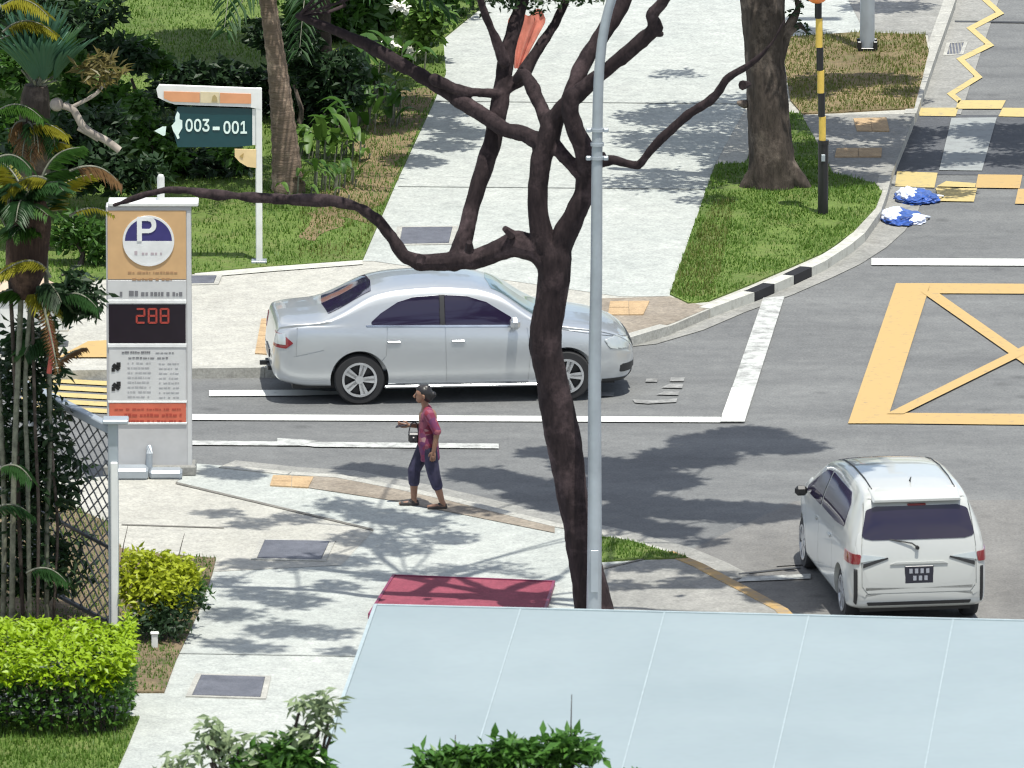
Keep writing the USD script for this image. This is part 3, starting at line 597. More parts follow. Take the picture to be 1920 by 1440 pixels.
# ---- the white people carrier, seen from behind
def build_van(loc, yaw):
    c = thing('white_van', 'white compact people carrier seen from behind with dark rear window', 'van', loc, yaw)
    L = 4.23
    zt = pch([(0, .62), (.02, .80), (.06, 1.0), (.16, 1.30), (.26, 1.50), (.33, 1.565), (.5, 1.60), (.9, 1.63), (1.5, 1.625), (2.1, 1.575), (2.6, 1.49), (3.4, 1.10), (3.6, 1.02), (3.95, .96), (4.12, .84), (4.2, .70), (4.23, .58)])
    zb = pch([(0, .36), (.03, .30), (.15, .24), (.5, .20), (3.9, .18), (4.2, .25), (4.23, .36)])
    W = pch([(0, .64), (.03, .74), (.08, .785), (.22, .82), (.5, .832), (3.2, .826), (3.7, .78), (4.0, .70), (4.15, .60), (4.23, .44)])
    belt = pch([(0, .96), (.6, 1.02), (2.0, 1.0), (3.4, .95), (4.23, .75)])
    def ctrl(x):
        b, t, w = zb(x), zt(x), W(x); zs = min(belt(x), t - .06); zm = b + (zs - b) * .5; rise = t - zs
        inset = .05 + .33 * max(0, rise - .06); e = max(w - inset, .35 * w)
        return [(0, b), (w * .6, b), (w * .94, b + .01), (w - .012, b + .10), (w, zm - .08), (w - .006, zm + .1), (w - .012, zs - .1), (w - .03, zs), (w - .045 - .1 * inset, zs + rise * .3), (e + .012, t - .08 if rise > .2 else t - .03), (e - .04, t - .018), (e * .6, t + .012), (0, t + .02)]
    xs = np.unique(np.concatenate([np.linspace(0, .45, 26), np.linspace(.45, 4.0, 80), np.linspace(4.0, L, 16)]))
    big, body0, small, smaller = (loft(xs, ctrl, o) for o in (.006, 0, -.012, -.03))
    xr, xf, Rw = .72, 3.47, .31
    body = body0
    for x in (xr, xf):
        for s in (-1, 1):
            body = body - m3.Manifold.cylinder(.4, Rw + .045, Rw + .045, 36).rotate([90, 0, 0]).translate([x, s * .74 + .2, Rw + .005])
    ln = lambda pts, w=.005: LineString(pts).buffer(w)
    for g in (ln([(1.25, 1.0), (1.22, .5)]), ln([(2.2, 1.0), (2.2, .26)]), ln([(3.1, .96), (3.12, .27)]), ln([(1.22, .26), (3.12, .26)])):
        body = body - (px_(g, -1.2, 1.2) - small)
    tail = Polygon([(-.66, .98), (-.66, .54), (-.60, .46), (.60, .46), (.66, .54), (.66, .98), (.60, 1.50), (-.60, 1.50)]).buffer(.02)
    body = body - (py_(tail.difference(tail.buffer(-.011)), -.1, .30) - small)
    part('body', body, PEARL, c, smooth=32)
    part('underbody', m3.Manifold.cube([L - .5, 1.3, .22], True).translate([L / 2, 0, .29]), TRIM, c)
    for s in (-1, 1):
        for x in (xr, xf): wheel(c, x, s * .70, Rw, s, 7, .18, False)
    part('rear_window', shell(big, smaller, py_(soft([(-.67, 1.10), (-.60, 1.40), (-.48, 1.44), (.48, 1.44), (.60, 1.40), (.67, 1.10), (.55, 1.07), (-.55, 1.07)], .05), -.1, .6)), GLASS, c, smooth=32)
    part('brake_light', rbox(.03, .22, .028, (.216, 0, 1.452), .008), REDL, c)
    part('rear_spoiler', trimesh.convex.convex_hull(np.array([(.16, y, z) for y, z in ((-.52, 1.50), (.52, 1.50), (-.5, 1.525), (.5, 1.525))] + [(.5, y, z) for y, z in ((-.55, 1.53), (.55, 1.53), (-.52, 1.607), (.52, 1.607))])), PEARL, c)
    for s in (-1, 1):
        b3 = loft(xs, ctrl, .010) if s < 0 else b3
        part('tail_light', shell(b3, smaller, py_(soft([(s * .92, .79), (s * .70, .80), (s * .68, .91), (s * .92, .93)], .02), -.1, .36)), REDL, c, smooth=32)
        part('tail_light_lens', shell(b3, smaller, py_(soft([(s * .69, .82), (s * .36, .87), (s * .67, .91)], .006), -.1, .3)), LENS, c, smooth=32)
        part('lamp_trim', shell(b3, smaller, py_(Polygon([(s * .66, .755), (s * .36, .855), (s * .37, .87), (s * .66, .80)]), -.1, .3)), TRIM, c, smooth=32)
        part('bumper_vent', shell(big, smaller, py_(soft([(s * .735, .30), (s * .765, .34), (s * .765, .74), (s * .725, .74), (s * .725, .42)], .008), -.1, .4)), TRIM, c, smooth=32)
        part('side_window', shell(big, smaller, px_(soft([(.62, 1.12), (.70, 1.38), (.9, 1.475), (2.12, 1.45), (2.12, 1.05), (1.2, 1.07)], .04), s * .4 if s > 0 else -1.1, 1.1 if s > 0 else -.4)), GLASS, c, smooth=32)
        part('side_window', shell(big, smaller, px_(soft([(2.19, 1.04), (2.19, 1.445), (2.5, 1.40), (3.2, 1.07), (3.26, 1.0)], .03), s * .4 if s > 0 else -1.1, 1.1 if s > 0 else -.4)), GLASS, c, smooth=32)
        part('door_mirror', rbox(.09, .15, .12, (3.05, s * .885, 1.03), .035), TRIM, c)
        part('headlight', shell(big, smaller, py_(soft([(s * .4, .62), (s * .8, .7), (s * .8, .84), (s * .4, .74)], .02), 3.7, 4.5)), LENS, c, smooth=32)
        part('roof_rail_groove', tubes([(.45, s * .49, 1.60), (.9, s * .495, 1.634), (1.5, s * .50, 1.629), (2.1, s * .50, 1.58), (2.4, s * .49, 1.53)], .007, 6), TRIM, c)
        for x in (1.4, 2.35): part('door_handle', rbox(.16, .03, .03, (x, s * .832, .86), .01), PEARL, c)
        part('reflector', rbox(.02, .13, .03, (.03, s * .60, .37), .005), REDL, c)
    part('windscreen', shell(big, smaller, pz_(soft([(2.62, -.5), (2.62, .5), (3.36, .62), (3.42, 0), (3.36, -.62)], .03), 1.0, 1.7)), GLASS, c, smooth=32)
    part('lower_trim', shell(big, smaller, py_(soft([(-.60, .30), (.60, .30), (.62, .345), (-.62, .345)], .008), -.1, .3)), TRIM, c, smooth=32)
    pl = part('number_plate', rbox(.025, .34, .21, (.012, 0, .66), .006), PLATE, c)
    ch = []
    for r_, zz_ in enumerate((.705, .62)):
        for k in range(4 - r_ % 2): ch.append(box(.004, .038, .055, (-.002, -.1 + .066 * k + .02 * r_, zz_)))
    part('plate_mark', cat_(ch), PLTXT, pl)
    part('plate_hood', trimesh.convex.convex_hull(np.array([(x, y, z) for x in (.0, .06) for y, z in ((-.34, .79), (.34, .79), (-.28, .815), (.28, .815))])), PEARL, c)
    part('wiper', cat_([tubes([(.02, .02, .985), (.035, .08, 1.03), (.075, .34, 1.075)], .009, 6), cyl(.022, .05, (.02, .02, .98), 10, 'x')]), TRIM, c)
    part('antenna', tubes([(.7, 0, 1.61), (.62, 0, 1.68), (.58, 0, 1.70)], [.014, .008, .005], 6), TRIM, c)
    part('tow_cover', rbox(.03, .10, .08, (.02, .42, .40), .01), PEARL, c)
    return c
vyaw = 90.0 + 8.5
rr = G(1723, 1181)
build_van((rr[0], rr[1], 0), vyaw)

# ================================================================== STREET FURNITURE
def up(u, v, z=ZP): return G(u, v, z)
# lamp post in front of the bare tree
lp = up(1113, 1186); S = scale_at(lp[1])
c = thing('lamp_post', 'tall pale grey lamp post standing in front of the bare forked tree', 'lamp post', lp)
LPX = [(PV(u, v, lp[1]) - lp) for u, v in ((1113, 1186), (1115, 1000), (1115, 700), (1118, 520), (1120, 250), (1124, 125), (1135, 42), (1150, -10), (1172, -70))]
def lampx(z): return float(np.interp(z, [q[2] for q in LPX], [q[0] for q in LPX]))
pts = catmull([(q[0], 0, q[2]) for q in LPX], .25)
part('pole', tubes(pts, np.linspace(.088, .05, len(pts)), 12), STEEL, c, smooth=40)
part('base_plate', rbox(.36, .36, .03, (0, 0, .015), .005), STEEL, c)
part('access_door', rbox(.09, .012, .5, (.01, -.096, .75), .004), STEEL, c)
for z in (5.62, 5.78, 5.95):
    r_ = .064
    part('clamp_ring', T(trimesh.creation.annulus(r_ - .01, r_ + .014, .035, sections=20), (lampx(z), 0, z)), STEEL, c)
for z in (5.62, 5.95):
    for s in (-1, 1): part('clamp_bolt', rbox(.06, .05, .05, (lampx(z) + s * .10, -.02, z), .01), STEEL, c)
top = lampx(9.6); ztop = LPX[-1][2]
part('lamp_arm', tubes(catmull([(top, 0, ztop - .02), (top + .35, .1, ztop + .35), (top + 1.4, .3, ztop + .55)], .2), .035, 8), STEEL, c)
part('lamp_head', rbox(.8, .26, .12, (top + 1.75, .36, ztop + .55), .04), STEEL, c)
# far lamp post on the dry grass
b = up(1626, 96)
c = thing('lamp_post', 'grey lamp post with black shoe on the dry grass patch', 'lamp post', b)
part('pole', tubes([(0, 0, 0), (0, 0, 4), (0, 0, 9)], [.105, .09, .07], 14), STEEL, c, smooth=40)
part('shoe', cat_([rbox(.27, .27, .07, (0, 0, .035), .01), *[rbox(.06, .06, .12, (x, y, .1), .01) for x in (-.11, .11) for y in (-.11, .11)]]), BLACK, c)
part('lamp_head', rbox(.8, .26, .12, (.3, .2, 9.0), .04), STEEL, c)
# black and yellow crossing beacon
b = up(1543, 404); S = scale_at(b[1]) * cp
c = thing('crossing_beacon', 'black and yellow banded beacon pole on the grass corner', 'beacon', b)
edges = [404, 264, 219, 175, 133, 90, 36, 6]
zs = [(404 - e) / S for e in edges]
for i in range(len(zs) - 1):
    z0, z1 = zs[i], zs[i + 1]; r_ = .068 if i == 0 else .046
    part('band', T(trimesh.creation.cylinder(radius=r_, height=z1 - z0 - .001, sections=18), (-.012 * i, 0, (z0 + z1) / 2)), (BLACK, PYEL)[i % 2], c, smooth=40)
part('collar', T(trimesh.creation.cylinder(radius=.075, height=.05, sections=18), (0, 0, zs[1] - .02)), BLACK, c, smooth=40)
part('notice', rbox(.05, .01, .09, (.0, -.073, zs[1] - .22), .003), STEEL, c)
part('globe', T(trimesh.creation.icosphere(3, .16), (-.09, 0, zs[-1] + .14)), ORANGE, c, smooth=True)

# parking totem
b = up(281, 886); S = scale_at(b[1]) * cp; H = lambda v: (886 - v) / S
c = thing('parking_sign', 'tall parking sign pillar with white P on dark blue disc', 'sign', b)
TAN = plain('sign_tan', (.52, .33, .16), .5, var=.04); SGREY = plain('sign_grey', (.42, .42, .42), .5, var=.04); SLITE = plain('sign_pale', (.50, .505, .50), .45, var=.03); NAVY = plain('sign_navy', (.035, .03, .14), .4)
SRED = plain('sign_red', (.50, .115, .065), .5, var=.08); SDARK = plain('display_black', (.012, .008, .014), .25); TXT = plain('sign_lettering', (.16, .16, .17), .5); TXTR = plain('sign_red_lettering', (.34, .05, .03), .5); SWHITE = plain('sign_white', (.66, .67, .66), .4)
w = 1.03; dp = .26; fy = -dp / 2
part('cabinet', rbox(w, dp, H(384) - .1, (0, 0, (H(384) + .1) / 2 + .0), .012), SGREY, c)
part('cap', rbox(w + .06, dp + .06, .05, (.06, 0, H(384) + .027), .01), WHITE, c)
part('stub_post', tubes([(.15, 0, H(384)), (.15, 0, H(334)), (.15, 0, H(329))], [.045, .045, .03], 12), WHITE, c, smooth=40)
part('base', rbox(w + .1, dp + .14, .12, (0, 0, .06), .015), CONCG, c)
part('foot', cat_([rbox(.42, .3, .14, (-.22, -.3, .07), .03), rbox(.4, .28, .11, (.2, -.28, .055), .03)]), STEEL, c)
part('conduit', tubes([(.0, -.22, .0), (.0, -.22, .28), (.0, -.12, .34)], .04, 10), STEEL, c)
def panel(name, v0, v1, x0, x1, mat, d=.012):
    return part(name, rbox(x1 - x0, d, H(v0) - H(v1), ((x0 + x1) / 2, fy - d / 2 + .001, (H(v0) + H(v1)) / 2), .003), mat, c)
panel('tan_panel', 392, 520, -.495, .455, TAN)
def disc_half(up_, r, mat, d, nm, parent):
    a = np.linspace(0, math.pi, 40) + (0 if up_ else math.pi)
    m = trimesh.creation.extrude_polygon(Polygon(np.c_[r * np.cos(a), r * np.sin(a)]), d, engine='earcut')
    return part(nm, T(R(m, math.pi / 2, [1, 0, 0]), (.0, fy - .0115, H(448))), mat, parent)
ds = disc_half(True, .29, NAVY, .012, 'disc_upper', c); disc_half(False, .29, SWHITE, .012, 'disc_lower', c)
ring = T(R(trimesh.creation.annulus(.285, .312, .014, sections=48), math.pi / 2, [1, 0, 0]), (0, fy - .018, H(448)))
part('disc_ring', ring, SWHITE, c)
pm = meshkit.text_mesh('P', .285, .008, bold=True); bb = pm.bounds
pm.apply_translation(-np.array([(bb[0][0] + bb[1][0]) / 2, 0, 0])); pm.apply_scale([1.12, 1, 1])
part('letter', T(R(pm, math.pi / 2, [1, 0, 0]), (-.02, fy - .0235, H(448) + .005)), SWHITE, c)
rs = random.Random(4)
def scribble(x0, x1, v, h, wmin=.012, wmax=.05, gap=.012):
    """A line of lettering too small to read."""
    ms, x = [], x0
    while x < x1 - wmin:
        ww = min(rs.uniform(wmin, wmax), x1 - x); hh = h * rs.choice([1, 1, .75])
        ms.append(box(ww, .004, hh, (x + ww / 2, 0, H(v) + hh / 2))); x += ww + (gap if rs.random() < .75 else gap * 3)
    return cat_(ms)
part('lettering', T(cat_([scribble(-.17, -.1, 474, .05, .03, .05), scribble(-.08, .2, 474, .03)]), (0, fy - .024, 0)), plain('faint_lettering', (.42, .36, .38), .5), c, kind='stuff')
panel('text_strip', 522, 558, -.495, .455, SLITE)
part('lettering', T(cat_([scribble(-.25, .36, 509, .025), scribble(-.2, .30, 522, .03)]), (0, fy - .0135, 0)), plain('tan_lettering', (.34, .2, .1), .5), c, kind='stuff')
part('lettering', T(cat_([scribble(-.35, -.31, 552, .06, .03, .03), scribble(-.24, .0, 551, .065, .03, .06), scribble(.02, .42, 551, .05, .02, .05)]), (0, fy - .0135, 0)), TXT, c, kind='stuff')
panel('frame_bar', 558, 565, -.50, .455, SWHITE, .02)
panel('display', 567, 639, -.485, .445, SDARK, .014)
LED = M('display_digits', {'p': ('principled_bsdf', {'base_color': (.26, .035, .025), 'roughness': .5, 'emission_color': (1.0, .10, .05), 'emission_strength': .05})}, [], 'p.BSDF')
def seg7(ch, h):
    segs = {'0': 'abcdef', '1': 'bc', '2': 'abged', '8': 'abcdefg'}[ch]; w_ = h * .55; t_ = h * .13; o = []
    geo = {'a': (0, h / 2, w_, t_), 'g': (0, 0, w_, t_), 'd': (0, -h / 2, w_, t_), 'b': (w_ / 2, h / 4, t_, h / 2), 'c': (w_ / 2, -h / 4, t_, h / 2), 'f': (-w_ / 2, h / 4, t_, h / 2), 'e': (-w_ / 2, -h / 4, t_, h / 2)}
    for s_ in segs:
        x, z, a, b_ = geo[s_]; o.append(box(a, .006, b_, (x, 0, z)))
    return cat_(o)
for i, ch in enumerate('288'): part('digit', T(seg7(ch, .17), (-.10 + .145 * i, fy - .0155, H(588))), LED, c)
panel('frame_bar', 640, 647, -.50, .455, SWHITE, .02)
panel('info_panel', 648, 747, -.485, .445, SLITE)
part('lettering', T(cat_([scribble(-.33, .02, 658, .025, gap=.005), scribble(.08, .3, 658, .012), scribble(-.25, .25, 668, .02)]), (0, fy - .0135, 0)), TXT, c, kind='stuff')
FT = plain('pale_lettering', (.36, .36, .37), .5)
part('lettering', T(cat_([scribble(-.26, .02, v, .018) for v in range(677, 742, 9)] + [scribble(.12, .36, v, .014) for v in range(678, 742, 9)]), (0, fy - .0135, 0)), FT, c, kind='stuff')
for v in (684, 720):
    part('pictogram', T(R(cat_([T(R(rbox(.10, .006, .05, (0, 0, 0), .002), .7, [0, 1, 0]), (0, 0, 0)), box(.05, .006, .06, (.03, 0, .03)), box(.04, .006, .05, (-.035, 0, -.03))]), 0, [0, 1, 0]), (-.40, fy - .0145, H(v))), BLACK, c)
panel('red_panel', 751, 787, -.485, .445, SRED)
panel('frame_bar', 747, 751, -.50, .455, SWHITE, .016); panel('frame_bar', 787, 791, -.50, .455, SWHITE, .016)
part('lettering', T(cat_([scribble(-.42, .38, 764, .02), scribble(-.3, .42, 776, .035, .02, .06), scribble(-.4, .4, 786, .02)]), (0, fy - .0135, 0)), TXTR, c, kind='stuff')
part('side_strip', rbox(.05, .008, H(392) - H(880), (.488, fy - .003, (H(392) + H(880)) / 2), .002), SLITE, c)

# block direction sign on its white post
b = up(486, 494); S = scale_at(b[1]) * cp; H2 = lambda v: (494 - v) / S; X2 = lambda u: (u - 486) / scale_at(b[1])
c = thing('direction_sign', 'dark green direction sign hanging from a white angled post on the lawn', 'sign', b)
SGREEN = plain('sign_green', (.004, .042, .048), .4, var=.05); SPALE = plain('sign_mint', (.62, .74, .68), .5); SORG = plain('sign_orange', (.58, .27, .13), .5, var=.06); SCRM = plain('sign_cream', (.62, .47, .24), .5)
part('post', rbox(.085, .085, H2(166), (.0, 0, H2(166) / 2), .012), WHITE, c)
arm = [(300, 160), (490, 167), (490, 205), (470, 201), (330, 196), (312, 190), (298, 183), (295, 168)]
m = trimesh.creation.extrude_polygon(Polygon([(X2(u), H2(v)) for u, v in arm]), .09, engine='earcut')
part('top_arm', T(R(m, math.pi / 2, [1, 0, 0]), (0, .045, 0)), WHITE, c)
def plq(name, q, mat, y, d=.012):
    m = trimesh.creation.extrude_polygon(Polygon([(X2(u), H2(v)) for u, v in q]), d, engine='earcut'); return part(name, T(R(m, math.pi / 2, [1, 0, 0]), (0, y, 0)), mat, c)
plq('plaque', [(309, 171), (376, 173), (376, 192), (322, 190), (309, 184)], SORG, -.046)
plq('plaque', [(414, 174), (472, 176), (472, 194), (414, 193)], SORG, -.046)
plq('plaque', [(377, 172), (413, 173), (413, 193), (377, 192)], plain('sign_beige', (.55, .47, .30), .5), -.046)
plq('emblem', [(398, 190), (400, 180), (404, 177), (408, 182), (409, 190)], plain('emblem_brown', (.34, .27, .12), .5), -.058, .006)
plq('green_panel', [(334, 201), (474, 205), (474, 273), (440, 276), (334, 276), (324, 240)], SGREEN, .02, .04)
plq('bracket', [(474, 205), (481, 205), (481, 272), (474, 272)], WHITE, .03, .05)
plq('pointer', [(323, 236), (330, 228), (330, 219), (334, 209), (338, 214), (338, 224), (343, 226), (343, 240), (336, 252), (338, 259), (334, 261), (330, 252), (326, 246)], SPALE, -.021, .008)
plq('arrow', [(291, 246), (306, 238), (313, 238), (311, 254), (307, 255)], SPALE, -.005, .012)
for txt, u0, u1, v in (('003', 349, 394, 247), ('001', 420, 464, 251)):
    tm = meshkit.text_mesh(txt, .155, .008, bold=True); bb = tm.bounds; ww = X2(u1) - X2(u0)
    tm.apply_translation([-bb[0][0], -bb[0][1], 0]); tm.apply_scale([ww / (bb[1][0] - bb[0][0]), 1, 1])
    part('number', T(R(tm, math.pi / 2, [1, 0, 0]), (X2(u0), -.021, H2(v))), SPALE, c)
plq('dash', [(400, 238), (413, 238), (413, 244), (400, 244)], SPALE, -.021, .008)
m = [(441, 279), (481, 280), (481, 314), (465, 312), (450, 303), (441, 293)]
plq('small_plate', m, SCRM, -.02, .03)
plq('small_plate_mark', [(450, 292), (458, 286), (456, 296)], plain('plate_brown', (.36, .25, .08), .5), -.052, .006)
part('foot', rbox(.2, .2, .03, (0, 0, .03), .005), STEEL, c)

# white gantry cabinet glimpsed behind the palms at the left edge
b = up(38, 648); S = scale_at(b[1])
c = thing('gantry_cabinet', 'white cabinet with tan lid glimpsed behind the palm stems', 'cabinet', b)
part('body', rbox(.36, .4, .72, (-.08, 0, .36), .02), WHITE, c); part('body', rbox(.5, .4, .5, (.38, .05, .45), .03), WHITE, c)
part('lid', trimesh.convex.convex_hull(np.array([(x, y, .72) for x in (-.34, .5) for y in (-.25, .25)] + [(x, y, .84) for x in (-.2, .3) for y in (-.15, .15)])), plain('lid_tan', (.45, .34, .24), .6), c)
part('lamp', T(trimesh.creation.uv_sphere(.17), (.0, 0, .93)).apply_transform(np.diag([1, 1, 1, 1])), WHITE, c, smooth=True)

# chain-link fence with its tall post
fb = up(214, 1192); S = scale_at(fb[1])
FH = (1192 - 792) / (S * cp)
c = thing('chain_fence', 'chain-link fence with a tall grey end post behind the clipped hedge', 'fence', fb)
dirv = np.array([-.40, .92]); dirv /= np.linalg.norm(dirv)
part('post', rbox(.12, .12, FH, (0, 0, FH / 2), .012), STEEL, c)
part('front_flange', rbox(.085, .05, FH - .45, (.012, -.085, (FH - .45) / 2), .012), WHITE, c)
part('post_cap', rbox(.30, .26, .05, (.03, 0, FH + .027), .012), STEEL, c)
FLEN = 5.2
ang = math.atan2(dirv[1], dirv[0])
def fl(mm): return R(mm, ang, [0, 0, 1])
part('top_rail', fl(rbox(FLEN, .12, .10, (FLEN / 2, 0, FH - .09), .012)), STEEL, c)
part('middle_rail', fl(rbox(FLEN, .04, .04, (FLEN / 2, 0, 1.02), .008)), TRIM, c)
part('bottom_rail', fl(rbox(FLEN, .05, .05, (FLEN / 2, 0, .12), .008)), TRIM, c)
for x in (2.5, FLEN): part('post', fl(rbox(.07, .07, FH - .1, (x, 0, (FH - .1) / 2), .01)), STEEL, c)
ws = []; dd = .27; z0, z1 = .14, FH - .13; slp = .62
x = -(z1 - z0) / slp
while x < FLEN:
    for s in (1, -1):
        a = np.array([x, z0]) if s > 0 else np.array([x, z1]); e = a + np.array([(z1 - z0) / slp, s * (z1 - z0)])
        t0, t1 = max(0, (0 - a[0]) / (e[0] - a[0])), min(1, (FLEN - a[0]) / (e[0] - a[0]))
        if t1 > t0:
            A, B = a + (e - a) * t0, a + (e - a) * t1
            ws.append(tubes([(A[0], .006 * s, A[1]), (B[0], .006 * s, B[1])], .0095, 5))
    x += dd
WIRE = plain('fence_wire', (.10, .104, .11), .6)
part('wire_mesh', fl(cat_(ws)), WIRE, c, kind='stuff')

# rubbish bags at the kerb
BLUE = plain('blue_plastic', (.035, .09, .33), .35, var=.3, vs=14); PALEB = plain('pale_plastic', (.62, .66, .78), .4, var=.12, vs=14)
def crumple(rx, ry, h, seed, sq=.5):
    m = trimesh.creation.icosphere(4, 1.0); v = m.vertices.copy()
    n_ = meshkit.fbm(v * 2.6 + 7 * seed, 4, seed); v *= (.62 + .75 * n_)[:, None]
    v[:, 2] = np.maximum(v[:, 2], -.35) + .35; v *= [rx, ry, h]
    m.vertices = v; return m
for q, lab, sd in (((1716, 374), 'upper crumpled blue plastic bag in the gutter by the zebra crossing', 1), ((1690, 413), 'lower crumpled blue and white plastic bag in the gutter', 5)):
    b = G(*q); c = thing('plastic_bag', lab, 'plastic bag', b, group='crumpled plastic bags in the gutter')
    part('bag', crumple(.27, .44, .085, sd), BLUE, c, smooth=50)
    part('fold', T(crumple(.15, .32, .10, sd + 1), (-.1, .0, .02)), PALEB, c, smooth=50)
    part('fold', T(crumple(.14, .22, .07, sd + 2), (.18, -.12, .01)), PALEB if sd > 1 else BLUE, c, smooth=50)
    part('handle', tubes(catmull([(.15, -.1, .05), (.32, -.05, .06), (.37, .12, .02), (.25, .2, .03)], .04), .014, 6), PALEB, c)

# salmon cloth on a stand, half hidden by the boughs
b = up(972, 158)
c = thing('cloth_banner', 'salmon orange cloth hanging in folds on a thin stand on the far footpath', 'banner', b)
SALM = plain('salmon_cloth', (.62, .21, .15), .7, var=.12, vs=9)
part('stand', tubes([(0, .06, 0), (.02, .06, 1.05)], .014, 8), STEEL, c)
part('foot', rbox(.12, .2, .05, (-.1, 0, .025), .015), WHITE, c)
ns, nr = 34, 16; vv = []
for i in range(nr):
    f = i / (nr - 1)
    for j in range(ns):
        g = j / (ns - 1)
        wdt = .09 + .42 * min(1, (1 - f) * 1.25) * (1 if f > .12 else .75 + 2 * f)
        vv.append((-.02 + (g - .42) * wdt + .22 * (1 - f) * .5, .03 * math.sin(g * 17 + f * 2) * (1 - .3 * f), 1.0 - .78 * f + .05 * math.sin(g * 9) * (1 - f)))
ii, jj = np.meshgrid(np.arange(nr - 1), np.arange(ns - 1), indexing='ij')
q = np.stack([ii * ns + jj, ii * ns + jj + 1, (ii + 1) * ns + jj + 1, (ii + 1) * ns + jj], -1).reshape(-1, 4)
part('cloth', (np.array(vv), q), SALM, c, smooth=True)

# shelter roof across the foreground
RZ = 2.9
fl_, fr_ = G(707, 1134, RZ), G(2230, 1171, RZ)
ax = (fr_ - fl_)[:2]; Wd = np.linalg.norm(ax); ax /= Wd
bl = G(597, 1448, RZ); ay = (bl - fl_)[:2]; ay /= np.linalg.norm(ay)
c = thing('shelter', 'pale blue flat metal shelter roof across the foreground', 'shelter', (fl_[0], fl_[1], 0))
ROOFM = M('roof_sheet', {'g': ('geometry', {}), 'n': ('noise_texture', {'scale': .5, 'detail': 5.0}), 'n2': ('noise_texture', {'scale': 7.0, 'detail': 8.0, 'roughness': .7}), 'r': ('rgb_ramp', {'ramp': [(.3, (.216, .262, .276)), (.7, (.242, .290, .303))]}),
          'r2': ('rgb_ramp', {'ramp': [(.4, (1, 1, 1)), (.75, (.955, .955, .955))]}), 'mu': ('mix', {'mix_type': 'multiply', 'fac': 1.0}), 'p': ('principled_bsdf', {'roughness': .5, 'specular_ior_level': .4})},
          [('g.position', 'n.vector'), ('g.position', 'n2.vector'), ('n.fac', 'r.fac'), ('n2.fac', 'r2.fac'), ('r.color', 'mu.color1'), ('r2.color', 'mu.color2'), ('mu.color', 'p.base_color')], 'p.BSDF')
ROOFE = plain('roof_edge', (.30, .36, .375), .5)
DEP = 12.0; ROOFS = plain('roof_seam', (.285, .34, .355), .5)
def quad(a0, a1, b0, b1): return Polygon([tuple(ax * a + ay * b_) for a, b_ in ((a0, b0), (a1, b0), (a1, b1), (a0, b1))])
pw = 270 / scale_at(fl_[1]); n = int(Wd / pw) + 1
for i in range(n):
    a0, a1 = i * pw, min((i + 1) * pw, Wd)
    part('roof_panel', slab(quad(a0 + .004, a1 - .004, .05, DEP), RZ - .06, RZ - .002 * (i % 2)), ROOFM, c)
    if i: part('seam', slab(quad(a0 - .009, a0 + .009, .05, DEP), RZ - .05, RZ + .006), ROOFS, c)
part('fascia', slab(quad(-.03, Wd, 0, .05), RZ - .16, RZ + .012), ROOFE, c)
part('fascia', slab(quad(-.035, .002, .05, DEP), RZ - .16, RZ + .012), ROOFE, c)
for a in (.8, 4.6, 8.4):
    for b_ in (2.0, 8.5): 
        P0 = ax * a + ay * b_; part('column', cyl(.07, RZ - .07, (P0[0], P0[1], (RZ - .07) / 2), 14), STEEL, c, smooth=40)
# little white utility box among the shrubs
b = up(290, 1217); c = thing('marker_post', 'small white marker post under the yellow leaved shrub', 'marker post', b)
part('stake', rbox(.075, .05, .18, (0, 0, .09), .01), WHITE, c); part('cap', rbox(.1, .07, .03, (0, 0, .19), .01), WHITE, c)

# ================================================================== TREES AND PLANTS
BARK = bark('dark_bark', (.011, .0075, .009), (.036, .025, .026))
BARK2 = bark('grey_bark', (.028, .022, .019), (.085, .068, .056))
BARKF = bark('fibre_bark', (.02, .012, .010), (.075, .045, .032), sc=(16, 16, 1.5), bump=1.0)
BARKP = bark('palm_bark', (.10, .072, .052), (.24, .18, .135), sc=(3, 3, 26))
LF_TREE = leafy('tree_leaves', (.022, .050, .014), (.045, .095, .022), (.085, .15, .035))
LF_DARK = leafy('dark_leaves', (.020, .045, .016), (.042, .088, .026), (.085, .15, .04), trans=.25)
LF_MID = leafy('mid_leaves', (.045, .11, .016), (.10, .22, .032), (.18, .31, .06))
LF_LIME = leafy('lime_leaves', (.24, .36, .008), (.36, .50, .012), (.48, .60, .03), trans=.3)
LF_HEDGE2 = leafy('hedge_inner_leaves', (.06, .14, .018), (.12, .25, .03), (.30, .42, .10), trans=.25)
LF_YEL = leafy('yellow_leaves', (.32, .37, .02), (.54, .56, .03), (.66, .66, .09), trans=.3)
LF_PALM = leafy('palm_leaves', (.03, .08, .022), (.065, .15, .035), (.13, .22, .05), trans=.25)
LF_BLUE = leafy('blue_palm_leaves', (.05, .12, .075), (.09, .19, .12), (.14, .26, .16), trans=.2)
LF_GOLD = leafy('gold_palm_leaves', (.22, .21, .02), (.36, .33, .035), (.42, .42, .06), trans=.3)
LF_DRY = leafy('dry_leaves', (.17, .10, .045), (.27, .18, .08), (.38, .29, .14), trans=.2)
LF_PALE = leafy('pale_leaves', (.22, .28, .15), (.40, .46, .30), (.60, .63, .50), trans=.3)
LF_BROAD = leafy('broad_leaves', (.09, .17, .03), (.17, .28, .05), (.30, .40, .09), trans=.3)
LF_GLOSS = leafy('glossy_leaves', (.07, .17, .03), (.14, .28, .05), (.26, .42, .12), trans=.3, rough=.3)
LF_DRYY = leafy('yellowish_dry_leaves', (.12, .10, .03), (.24, .19, .07), (.36, .30, .12), trans=.25)
DEAD = plain('dead_wood', (.30, .26, .22), .8, var=.2, vs=9)
STEMG = plain('palm_stem', (.15, .155, .11), .6, var=.3, vs=12)
FLOWER = plain('white_petals', (.75, .74, .68), .6)

